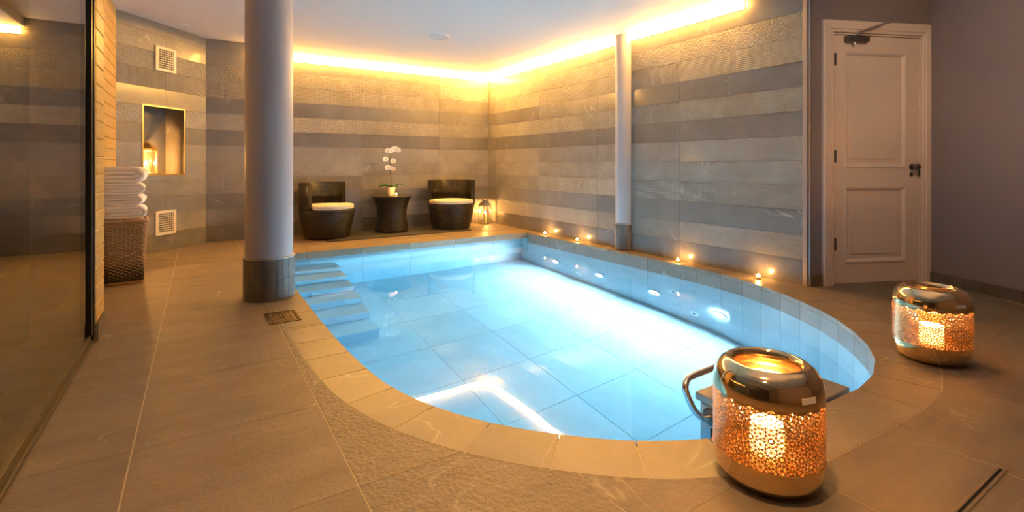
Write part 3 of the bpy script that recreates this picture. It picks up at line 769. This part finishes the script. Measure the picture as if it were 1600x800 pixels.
# ------------------------------------------------------------------ candles, tea lights, lanterns
def flame_mesh(h, r): return [(0, 0), (r * .6, h * .06), (r, h * .25), (r * .8, h * .5), (r * .35, h * .78), (0, h)]
def candle(lab, loc, r, h, power, group=None, mat='flame'):
    t = thing('pillar_candle', lab, 'candle', loc, 0, group)
    MB().lathe([(r * .97, 0), (r, .004), (r, h - .004), (r * .93, h), (r * .55, h - .008), (0, h - .012)], 28).build('wax', 'wax', t, auto=50)
    MB().tube([(0, 0, h - .013), (.001, 0, h + .004)], .0014, 6).build('wick', 'ink', t)
    MB().lathe(flame_mesh(.042, .009), 14, (0, 0, h + .002)).build('flame', mat, t, smooth=True)
    point_light('flame_light', (0, 0, h + .03), power, FLAME, .012, t)
    return t
def tealight(lab, loc, power, group='tea lights beside the pool'):
    t = thing('tea_light', lab, 'tea light', loc, 0, group)
    n = 10; rb, rt = .026, .042
    vs = []; fs = []
    prof = [(rb, 0), (rb + .006, .008), (rt, .030), (rt - .005, .031), (rb + .003, .011), (rb - .006, .008)]
    for j, (r, z) in enumerate(prof):
        for i in range(n): a = 2 * pi * (i + .5 * (j % 2)) / n; vs.append((r * cos(a), r * sin(a), z))
    for j in range(len(prof) - 1):
        for i in range(n): fs.append((j * n + i, j * n + (i + 1) % n, (j + 1) * n + (i + 1) % n, (j + 1) * n + i))
    fs.append(tuple(range(n - 1, -1, -1))); fs.append(tuple((len(prof) - 1) * n + i for i in range(n)))
    MB().add(vs, fs).build('glass_holder', 'lantern_glass', t)
    MB().lathe([(.018, .0095), (.019, .022), (.016, .023), (0, .021)], 20).build('wax', 'wax', t, auto=40)
    MB().lathe(flame_mesh(.026, .007), 12, (0, 0, .022)).build('flame', 'flame_small', t, smooth=True)
    point_light('flame_light', (0, 0, .048), power, FLAME, .008, t)
    return t
for y, lab in ((5.50, 'glass tea light on the pool ledge, nearest the back corner'), (4.82, 'glass tea light on the pool ledge, just before the slim column'),
               (3.27, 'glass tea light on the pool ledge, just past the slim column'), (2.44, 'glass tea light on the pool ledge, nearest the door')):
    tealight(lab, (4.005, y, .0), .7)
tealight('small tea light on the wicker table before the orchid pot', (2.345, 6.755, .5200), .5, None)

def lantern(name, lab, loc, rz, w, h, metal, tilt):
    """square metal lantern: tray, four posts, panes, stepped roof, carrying ring"""
    t = thing(name, lab, 'lantern', loc, rz); a = w / 2
    MB().box((-a, -a, 0), (a, a, .018)).build('base', metal, t, bevel=.003)
    bh = h * .62
    for sx in (-1, 1):
        for sy in (-1, 1):
            x, y = sx * (a - .010), sy * (a - .010)
            MB().box((x - .007, y - .007, .018), (x + .007, y + .007, bh)).build('post', metal, t)
    MB().box((-a, -a, bh), (a, a, bh + .016)).build('top_frame', metal, t, bevel=.002)
    g = a - .010
    for k in range(4):
        M = Matrix.Rotation(k * pi / 2, 4, 'Z')
        MB().box((-g + .008, g - .0015, .02), (g - .008, g + .0015, bh - .001)).xf(M).build('pane', 'lantern_glass', t)
    z = bh + .016; r = MB()
    def fr(a0, z0, a1, z1): r.add([(-a0, -a0, z0), (a0, -a0, z0), (a0, a0, z0), (-a0, a0, z0), (-a1, -a1, z1), (a1, -a1, z1), (a1, a1, z1), (-a1, a1, z1)], [(3, 2, 1, 0), (4, 5, 6, 7), (0, 1, 5, 4), (1, 2, 6, 5), (2, 3, 7, 6), (3, 0, 4, 7)])
    fr(a * 1.06, z, a * 1.02, z + .012); fr(a * .92, z + .012, a * .62, z + .045); fr(a * .60, z + .045, a * .34, z + .075)
    r.lathe([(a * .30, z + .075), (a * .30, z + .09), (a * .18, z + .10), (0, z + .103)], 16)
    r.build('roof', metal, t)
    R = h * .075; top = z + .100
    pts = [(R * sin(2 * pi * i / 28), 0, R - R * cos(2 * pi * i / 28)) for i in range(28)]
    Mt = Matrix.Translation((0, 0, top)) @ Matrix.Rotation(tilt, 4, 'Y')
    MB().tube([Mt @ Vector(p) for p in pts], .0055, 8, True).build('ring_handle', 'steel_dark', t, smooth=True)
    return t
lantern('lantern', 'small chrome lantern standing in the corner beside the right wicker chair', (3.945, 7.08, 0), radians(8), .155, .46, 'chrome', 0.)
candle('lit pillar candle inside the chrome corner lantern', (3.945, 7.08, .0185), .036, .15, 6.0)
nz = NI[1] + .0005
nc = lambda s, o: (Ma @ Vector((s, o, 0)))
p = nc(.70, -.13)
lantern('lantern', 'copper-coloured lantern standing in the wall niche', (p.x, p.y, nz), atan2(dA.y, dA.x) + .5, .17, .42, 'brass_trim', radians(70))
candle('lit pillar candle inside the niche lantern', (p.x, p.y, nz + .019), .028, .10, 13.0)
p = nc(.83, -.07); candle('lit pillar candle at the left edge of the niche', (p.x, p.y, nz), .026, .10, 1.0)
p = nc(.545, -.06)
# ------------------------------------------------------------------ orchid
t = thing('orchid', 'white flowering orchid in a beige pot on the wicker table', 'plant', (2.325, 6.93, .5200))
MB().lathe([(.0, 0), (.048, 0), (.052, .006), (.066, .105), (.069, .110), (.069, .122), (.061, .122), (.058, .108), (0, .104)], 32).build('pot', 'pot_ceramic', t, auto=40)
MB().lathe([(.0575, .1045), (.05, .110), (0, .113)], 24).build('soil', 'soil', t)
def leaf_mesh(L, wd, ang, lift, droop):
    vs = []; fs = []
    for i in range(9):
        u = i / 8; x = L * u; z = lift * sin(u * pi * .6) - droop * u * u; w = wd * sin(pi * min(1, .12 + .88 * u)) ** .7 + .004
        for k, f in ((0, -1), (1, 0), (2, 1)): vs.append((x, f * w, z + (.012 if f else 0)))
    for i in range(8):
        for k in range(2): fs.append((i * 3 + k, i * 3 + 3 + k, i * 3 + 4 + k, i * 3 + 1 + k))
    return MB().add(vs, fs).xf(Matrix.Translation((0, 0, .112)) @ Matrix.Rotation(ang, 4, 'Z'))
for L, wd, ang, lift, droop in ((.20, .030, 200, .07, .04), (.17, .028, 150, .05, .05), (.20, .030, -15, .07, .05), (.16, .026, 35, .06, .06), (.15, .026, -80, .05, .05)):
    o = leaf_mesh(L, wd, radians(ang), lift, droop).build('leaf', 'leaf', t, smooth=True, fix=False); s_ = o.modifiers.new('thick', 'SOLIDIFY'); s_.thickness = .003
SP = [(0, 0, .11), (.005, 0, .22), (-.006, .004, .36), (-.012, .006, .50), (-.004, .004, .58), (.03, 0, .635), (.08, -.005, .655), (.125, -.01, .640)]
def spline3(P, k=6):
    out = []
    for i in range(len(P) - 1):
        p0, p1, p2, p3 = (Vector(P[max(i - 1, 0)]), Vector(P[i]), Vector(P[i + 1]), Vector(P[min(i + 2, len(P) - 1)]))
        for j in range(k):
            u = j / k; out.append(.5 * (2 * p1 + (p2 - p0) * u + (2 * p0 - 5 * p1 + 4 * p2 - p3) * u * u + (3 * p1 - p0 - 3 * p2 + p3) * u ** 3))
    out.append(Vector(P[-1])); return out
sp = spline3(SP); MB().tube(sp, [.0055 - .003 * i / len(sp) for i in range(len(sp))], 8).build('flower_stem', 'stem', t, smooth=True)
MB().tube([(.010, .006, .11), (.004, .004, .35), (-.008, .006, .52)], .003, 6).build('support_stick', 'stem', t, smooth=True)
def flower(c, size, yaw, pitch):
    M = Matrix.Translation(c) @ Matrix.Rotation(yaw, 4, 'Z') @ Matrix.Rotation(pitch, 4, 'X')      # faces local -y
    m_ = MB()
    for k, (ang, L, w) in enumerate(((90, 1., .48), (20, 1.05, .78), (160, 1.05, .78), (-45, .95, .46), (-135, .95, .46))):
        vs = []; fs = []
        for i in range(6):
            u = i / 5; wd = size * w * .5 * sin(pi * (.12 + .80 * u)) ** .6; r = size * L * u * .55 + .003; y = -.004 - .012 * sin(u * pi * .8) - (.002 if k in (1, 2) else 0)
            for f in (-1, 0, 1): vs.append((r * cos(radians(ang)) - f * wd * sin(radians(ang)), y + abs(f) * .004, r * sin(radians(ang)) + f * wd * cos(radians(ang))))
        for i in range(5):
            for q in range(2): fs.append((i * 3 + q, i * 3 + 1 + q, i * 3 + 4 + q, i * 3 + 3 + q))
        m_.add(vs, fs)
    o = m_.xf(M).build('flower', 'petal', t, smooth=True, fix=False)
    MB().lathe([(0, -.011), (.007, -.004), (.008, .004), (.003, .010), (0, .011)], 8, (0, -.012, -.003)).xf(M).build('lip', 'petal_lip', o, smooth=True)
for c, sz, yw, pt in (((-.05, -.02, .640), .068, -20, 10), ((-.012, -.02, .635), .072, -5, 0), ((.035, -.02, .665), .074, 0, 15), ((.075, -.025, .665), .070, -30, 10), ((.11, -.02, .645), .062, -40, 0),
                      ((-.085, -.01, .515), .070, 10, 0), ((.030, -.02, .49), .068, -25, 0), ((-.055, -.02, .395), .066, 5, 0), ((-.03, -.025, .40), .055, -10, 10), ((.03, -.02, .38), .062, -35, 0), ((-.075, -.01, .40), .05, 25, 0)):
    flower(c, sz, radians(yw), radians(pt))

# ------------------------------------------------------------------ basket and towels
bx_, by_ = -.522, 5.22
t = thing('wicker_basket', 'tall brown wicker basket holding a pile of towels', 'basket', (bx_, by_, 0), radians(6))
def rrect(hx, hy, r, n=6):
    P = []
    for cx, cy, a in ((hx - r, hy - r, 0), (-hx + r, hy - r, 90), (-hx + r, -hy + r, 180), (hx - r, -hy + r, 270)):
        for i in range(n + 1): q = radians(a + 90 * i / n); P.append((cx + r * cos(q), cy + r * sin(q)))
    return P
def resample(P, m):
    P = P + [P[0]]; s = arc(P); out = []
    for k in range(m):
        q = s[-1] * k / m
        for i in range(1, len(s)):
            if q <= s[i] + 1e-9:
                u = (q - s[i - 1]) / max(1e-9, s[i] - s[i - 1]); out.append(tuple(Vector(P[i - 1]).lerp(Vector(P[i]), u))); break
    return out
HB = .505
def bsize(z): return .118 + .030 * z / HB, .155 + .030 * z / HB
NS = 44
wv_ = MB(); stk = MB()
row = 0; z = .028
while z < HB - .012:
    hx, hy = bsize(z); P = resample(rrect(hx, hy, .03), NS * 4); n = len(P); pts = []
    for i, (x, y) in enumerate(P):
        ph = cos(pi * (i / 4.) + pi * row); l = sqrt(x * x + y * y); k = 1 + .0055 * ph / l
        pts.append((x * k, y * k, z + .0015 * sin(i * 1.7 + row)))
    wv_.tube(pts, .0058, 5, True); row += 1; z += .0125
w_ = wv_.build('woven_strands', 'wicker_basket', t, smooth=True); w_['kind'] = 'stuff'
for i in range(NS):
    P0 = resample(rrect(*bsize(0), .03), NS); P1 = resample(rrect(*bsize(HB), .03), NS)
    stk.tube([(P0[i][0], P0[i][1], .006), (P1[i][0], P1[i][1], HB)], .0042, 5)
s_ = stk.build('upright_stakes', 'wicker_basket', t, smooth=True); s_['kind'] = 'stuff'
for nm, zz, k in (('rim', HB + .006, 1.06), ('foot_band', .012, 1.04)):
    b_ = MB(); hx, hy = bsize(min(zz, HB)); P = resample(rrect(hx, hy, .03), 120)
    for st in range(3):
        b_.tube([(x * (1 + .05 * cos(i * .42 + st * 2.1)) * 1.01, y * (1 + .04 * cos(i * .42 + st * 2.1)) * 1.01, zz + .007 * sin(i * .42 + st * 2.1)) for i, (x, y) in enumerate(P)], .0068, 5, True)
    b_.build(nm, 'wicker_rim', t, smooth=True)
hx, hy = bsize(.4)
MB().prism(rrect(hx - .012, hy - .012, .03), .02, .47).build('lining', 'sauna_dark', t)
MB().prism(rrect(hx + .0, hy + .0, .03), .492, .506).build('lid', 'wicker_basket', t)
def towel(lab, z, dx, dy, rz, W_=.27, D_=.28, th=.105):
    t = thing('folded_towel', lab, 'towel', (bx_ + .012 + dx, by_ + dy, z), rz, 'white towels piled on the basket')
    # cross-section of nested folds; the folded edge points to +x, section seen from the viewer
    q = th / 2
    def fold(r, tk, x0, name):
        N_ = 14; cx = W_ / 2 - q; path = [(x0 + (cx - x0) * i / 6, r) for i in range(6)]
        path += [(cx + r * 1.05 * sin(pi * i / N_), r * cos(pi * i / N_)) for i in range(N_ + 1)]
        path += [(cx + (x0 - cx) * i / 6, -r) for i in range(1, 7)]
        sec = []
        for i, p in enumerate(path):
            a = Vector(path[max(i - 1, 0)]); b = Vector(path[min(i + 1, len(path) - 1)]); d = (b - a).normalized(); sec.append((Vector(p), Vector((-d.y, d.x))))
        o1 = [p + n * tk / 2 for p, n in sec]; i1 = [p - n * tk / 2 for p, n in sec[::-1]]
        loop = o1 + i1; n = len(loop); vs = []; fs = []
        ys = [(-D_ / 2, .90), (-D_ / 2 + .006, .97), (-D_ / 2 + .018, 1.), (0, 1.0), (D_ / 2 - .018, 1.), (D_ / 2, .92)]
        for k, (y, s_) in enumerate(ys):
            for j, p in enumerate(loop):
                c, nn = (sec[j] if j < len(sec) else sec[::-1][j - len(sec)]); pp = c.lerp(p, s_)
                vs.append((pp.x + .004 * sin(5 * k + j * .7), y + .003 * sin(j * 1.3), pp.y + q))
        for k in range(len(ys) - 1):
            for j in range(n): fs.append((k * n + j, k * n + (j + 1) % n, (k + 1) * n + (j + 1) % n, (k + 1) * n + j))
        h_ = len(sec)
        for k in (0, len(ys) - 1):
            for j in range(h_ - 1): fs.append((k * n + j, k * n + j + 1, k * n + n - 2 - j, k * n + n - 1 - j))
        MB().add(vs, fs).build(name, 'towel', t, smooth=True)
    fold(q * .76, q * .46, -W_ / 2, 'outer_fold'); fold(q * .27, q * .48, -W_ / 2 + .006, 'inner_fold')
zt = HB + .018
for k, (lab, dx, dy, rz, th) in enumerate((('bottom white towel of the pile, lying on the basket', .004, .0, .05, .107), ('second white towel from the bottom of the pile', -.012, .006, -.04, .09),
                                ('third white towel from the bottom of the pile', -.008, -.004, .06, .095), ('topmost thick white towel of the pile on the basket', .0, .004, -.03, .135))):
    towel(lab, zt, dx, dy, rz, th=th); zt += th + .0005

# ------------------------------------------------------------------ wall grilles
for zc, lab in ((2.14, 'square cream air grille high above the niche'), (.315, 'square cream air grille low below the niche')):
    c = Ma @ Vector((.593, .0085, zc)); t = thing('air_grille', lab, 'air grille', c, 0, 'air grilles in the niche wall')
    t.matrix_world = Matrix.Translation(c) @ Matrix(((dA.x, nA.x, 0, 0), (dA.y, nA.y, 0, 0), (0, 0, 1, 0), (0, 0, 0, 1)))
    w, h = .135, .135
    fr = MB()
    for a, b in (((-w, 0, -h), (-w + .035, .014, h)), ((w - .035, 0, -h), (w, .014, h)), ((-w + .035, 0, h - .03), (w - .035, .014, h)), ((-w + .035, 0, -h), (w - .035, .014, -h + .03))): fr.box(a, b)
    fr.build('frame', 'grille_paint', t, bevel=.002)
    MB().box((-w + .035, .0002, -h + .03), (w - .035, .0015, h - .03)).build('duct', 'dark_void', t)
    lv = MB()
    for k in range(8):
        z = -h + .050 + (2 * h - .100) * k / 7; lv.box((-w + .035, .004, z - .0030), (w - .035, .012, z + .0030))
    lv.build('louvres', 'grille_paint', t)
    vb = MB()
    for k in range(8): x = -w + .047 + (2 * w - .094) * k / 7; vb.box((x - .0026, .002, -h + .03), (x + .0026, .010, h - .03))
    vb.build('vertical_bars', 'grille_paint', t)

# ------------------------------------------------------------------ drains in the floor
t = thing('drain_cover', 'ornate bronze drain cover set in the floor near the thick column', 'drain', (.452, 3.445, .0002), radians(1))
fr = MB()
for a, b in (((-.092, -.128, 0), (-.084, .128, .004)), ((.084, -.128, 0), (.092, .128, .004)), ((-.084, .120, 0), (.084, .128, .004)), ((-.084, -.128, 0), (.084, -.120, .004))): fr.box(a, b)
fr.build('frame', 'bronze', t)
MB().box((-.084, -.12, 0), (.084, .12, .0015)).build('plate', 'bronze', t)
rl = MB(); rr = random.Random(3)
for i in range(7):
    for j in range(11):
        x = -.066 + i * .019; y = -.104 + j * .0208
        if rr.random() < .8: rl.lathe([(.0085, 0), (.006, .002), (0, .0026)], 6, (x + rr.uniform(-.003, .003), y + rr.uniform(-.003, .003), .0014))
rl.build('relief', 'bronze', t)
MB().box((.071, -.108, .0014), (.078, .108, .0019)).build('slot', 'dark_void', t)
MB().lathe([(.012, 0), (.012, .001), (0, .001)], 14, (0, -.01, .0014)).build('lift_hole', 'dark_void', t)
t = thing('slot_drain', 'long narrow slot drain in the floor near the viewer', 'drain', (1.70, .505, .0002))
MB().box((-.52, -.012, 0), (.47, -.004, .0022)).box((-.52, .004, 0), (.47, .012, .0022)).box((.462, -.004, 0), (.47, .004, .0022)).build('edges', 'brass_trim', t)
MB().box((-.52, -.004, 0), (.462, .004, .0006)).build('channel', 'dark_void', t)

# ------------------------------------------------------------------ swim-jet unit hooked over the pool edge
t = thing('swim_jet', 'swim jet unit with flat bronze lid and steel grab rail at the near pool edge', 'swim jet', (2.09, 1.205, 0))
MB().box((-.295, -.155, -.98), (.295, .150, -.031)).build('body', 'jet_body', t, bevel=.01, seg=3)
MB().box((-.30, -.166, -.030), (.30, .170, .004)).build('lid', 'jet_lid', t, bevel=.006, seg=3)
for s_ in (-1, 1):
    for (y, z) in ((.11, -.07), (.11, -.55)):
        MB().lathe([(.005, 0), (.005, .003), (0, .004)], 8).xf(Matrix.Translation((s_ * .295, y, z)) @ Matrix.Rotation(s_ * pi / 2, 4, 'Y')).build('screw', 'steel_dark', t)
hp = [(-.298, .095, -.075), (-.34, .10, -.07), (-.372, .118, -.035), (-.392, .14, .03), (-.388, .148, .058), (-.362, .156, .076), (-.32, .158, .08), (-.1, .16, .082), (.10, .16, .082), (.145, .16, .072), (.165, .16, .045), (.165, .16, .003)]
hd = MB().tube(spline3(hp, 6), .0135, 12).build('grab_rail', 'chrome', t, smooth=True)
for s_ in (-1,):
    MB().lathe([(.036, 0), (.036, .005), (.028, .009), (.0145, .010)], 24).xf(Matrix.Translation((s_ * .295, .095, -.075)) @ Matrix.Rotation(s_ * pi / 2, 4, 'Y')).build('rail_flange', 'steel_dark', t, auto=40)
MB().tube([(-.302, .085, -.115), (-.312, .08, -.15), (-.305, .085, -.19), (-.315, .08, -.215)], .005, 8).lathe([(.012, 0), (.012, .012), (0, .013)], 12, (-.312, .082, -.222)).build('air_lever', 'black_frame', t, smooth=False)
MB().lathe([(.075, 0), (.075, .012), (.05, .016), (.045, .006), (0, .006)], 28).xf(Matrix.Translation((0, .150, -.35)) @ Matrix.Rotation(-pi / 2, 4, 'X')).build('nozzle', 'chrome', t, auto=40)

# ------------------------------------------------------------------ pierced brass lantern lamps
RL_ = .157; Z0, Z1 = .088, .272
def pierced():
    """band of rosettes: every hexagon split into a centre and twelve petals, each petal an open hole"""
    nh = 18; wdt = 2 * pi * RL_ / nh; R = wdt / sqrt(3); rowh = 1.5 * R
    vs = []; fs = []; cells = []
    rows = int((Z1 - Z0) / rowh) + 2
    for r in range(rows):
        for c in range(nh):
            cx = (c + .5 * (r % 2)) * wdt; cz = Z0 + (r) * rowh
            hexv = [(cx + R * sin(pi / 3 * k), cz + R * cos(pi / 3 * k)) for k in range(6)]
            outer = []
            for k in range(6): a = hexv[k]; b = hexv[(k + 1) % 6]; outer += [a, ((a[0] + b[0]) / 2, (a[1] + b[1]) / 2)]
            inn = [(cx + R * .24 * sin(pi / 6 * k), cz + R * .24 * cos(pi / 6 * k)) for k in range(12)]
            mid = [(cx + R * .58 * sin(pi / 6 * (k + .5)), cz + R * .58 * cos(pi / 6 * (k + .5))) for k in range(12)]
            cells.append(inn)
            for k in range(12):
                cells.append([inn[k], mid[k - 1], mid[k]])
                cells.append([inn[k], mid[k], inn[(k + 1) % 12]])
                cells.append([mid[k - 1], outer[k], mid[k]])
                cells.append([mid[k], outer[k], outer[(k + 1) % 12]])
    def put(x, z):
        vs.append((RL_ * cos(x / RL_), RL_ * sin(x / RL_), z)); return len(vs) - 1
    bw = .0018
    for P in cells:
        zs = [p[1] for p in P]
        if min(zs) < Z0 - .0005 or max(zs) > Z1 + .0005:
            P = [(x, min(max(z, Z0), Z1)) for x, z in P]
            if max(p[1] for p in P) - min(p[1] for p in P) < .0005: continue
            solid = True
        else: solid = False
        n = len(P); c = (sum(p[0] for p in P) / n, sum(p[1] for p in P) / n)
        o = [put(*p) for p in P]
        if solid: fs.append(tuple(o)); continue
        i_ = []
        for p in P:
            d = Vector((c[0] - p[0], c[1] - p[1])); l = d.length; k = min(.45, bw * 1.5 / l); i_.append(put(p[0] + d.x * k, p[1] + d.y * k))
        for k in range(n): fs.append((o[k], o[(k + 1) % n], i_[(k + 1) % n], i_[k]))
    me = mesh('pierced_band', vs, fs)
    bm = bmesh.new(); bm.from_mesh(me); bmesh.ops.remove_doubles(bm, verts=bm.verts, dist=2e-5)
    for f in bm.faces:
        c = f.calc_center_median(); f.normal_update()
        if f.normal.x * c.x + f.normal.y * c.y < 0: f.normal_flip()
    bm.to_mesh(me); bm.free(); return me
def drum_lamp(lab, loc, rz):
    t = thing('drum_lantern', lab, 'lantern', loc, rz, 'pierced brass drum lanterns')
    me = _share.get('pierced')
    if me is None: me = _share['pierced'] = pierced(); me.materials.append(MATS['gold_satin'])
    o = link('pierced_band', me, None, t); sd = o.modifiers.new('thick', 'SOLIDIFY'); sd.thickness = .0012; sd.offset = -1
    K = .0012
    body = [(.0, .0), (.105, .0), (.122, .004), (.138, .016), (.150, .034), (.156, .056), (.157, Z0 + .002)]
    inn = [(r - K if r > 0 else 0, max(z, 0) + (K if i < 4 else 0)) for i, (r, z) in enumerate(body)]
    MB().lathe(body + inn[::-1], 72).build('bottom_pan', 'gold', t, auto=60)
    MB().lathe([(RL_ + .0012, Z0 - .004), (RL_ + .0018, Z0 - .001), (RL_ + .0012, Z0 + .003), (RL_ - .001, Z0)], 72, closed=True).build('seam_ring', 'gold', t, auto=60)
    sh = [(.157, Z1 - .002), (.157, Z1 + .012), (.1545, Z1 + .032), (.147, Z1 + .055), (.135, Z1 + .073), (.120, Z1 + .084), (.107, Z1 + .088), (.102, Z1 + .0875), (.098, Z1 + .084), (.094, Z1 + .070), (.092, Z1 + .045)]
    shi = [(.0908, Z1 + .045), (.0928, Z1 + .070), (.0965, Z1 + .083), (.102, Z1 + .0862), (.107, Z1 + .0865), (.1195, Z1 + .0825), (.134, Z1 + .0718), (.1457, Z1 + .0543), (.1533, Z1 + .0318), (.1558, Z1 + .012), (.1558, Z1 - .002)]
    MB().lathe(sh + shi, 72, closed=True).build('shoulder', 'gold', t, auto=60)
    # maker's tag on the shoulder, towards the viewer's right
    a0 = radians(-20) ; vs = []
    tg = MB(); nn = 8
    for k in range(nn + 1):
        a = radians(-9 + 18 * k / nn)
        for r, z in ((.1537, Z1 + .036), (.1560, Z1 + .020)):
            for dr in (0, .0012): tg.v.append(((r + dr) * cos(a), (r + dr) * sin(a), z))
    for k in range(nn):
        i = 4 * k; j = i + 4
        tg.f += [(i + 1, i + 3, j + 3, j + 1), (i, j, j + 2, i + 2), (i, i + 1, j + 1, j), (i + 2, j + 2, j + 3, i + 3)]
    tg.f += [(0, 2, 3, 1), (4 * nn, 4 * nn + 1, 4 * nn + 3, 4 * nn + 2)]
    tg.build('tag', 'paper_tag', t)
    return t
def cam_ang(x, y): return atan2(-y, -x)
for (x, y, la, lc) in ((1.505, .889, 'pierced brass drum lantern in front, standing on the near pool edge', 'lit candle inside the front brass drum lantern'),
                       (3.107, .983, 'pierced brass drum lantern farther back, standing before the door', 'lit candle inside the brass drum lantern by the door')):
    drum_lamp(la, (x, y, .0006), cam_ang(x, y) + radians(44))
    c = thing('glass_candle', lc, 'candle', (x, y, .003))
    MB().lathe([(0, 0), (.046, 0), (.048, .004), (.048, .165), (.0455, .165), (.0455, .008), (0, .008)], 32).build('frosted_cup', 'frosted_glass', c, auto=40)
    MB().lathe([(.040, .0085), (.040, .085), (.030, .088), (0, .082)], 28).build('wax', 'wax', c, auto=40)
    MB().lathe(flame_mesh(.045, .009), 16, (0, 0, .086)).build('flame', 'flame', c, smooth=True)
    point_light('flame_light', (0, 0, .140), 36.0, (1.0, .56, .23), .018, c)
downlight(.2, .3, ZH, 'added unseen fill light above the near walkway by the glass wall', FILL_POWER)  # unseen fitting added to brighten the near floor
downlight(1.0, .75, ZH, 'added unseen amber fill light above the near curve of the pool', FILL_POWER * 6.5, (.85, 1.25, 0), 85, (1.0, .54, .18))  # unseen fitting added for an orange glow on the near floor
downlight(3.4, .7, ZH, 'added unseen tilted fill light above the floor before the door', FILL_POWER * 1.6, (4.95, 1.55, 1.45), 90)  # unseen fitting added to brighten the door and the dark walls
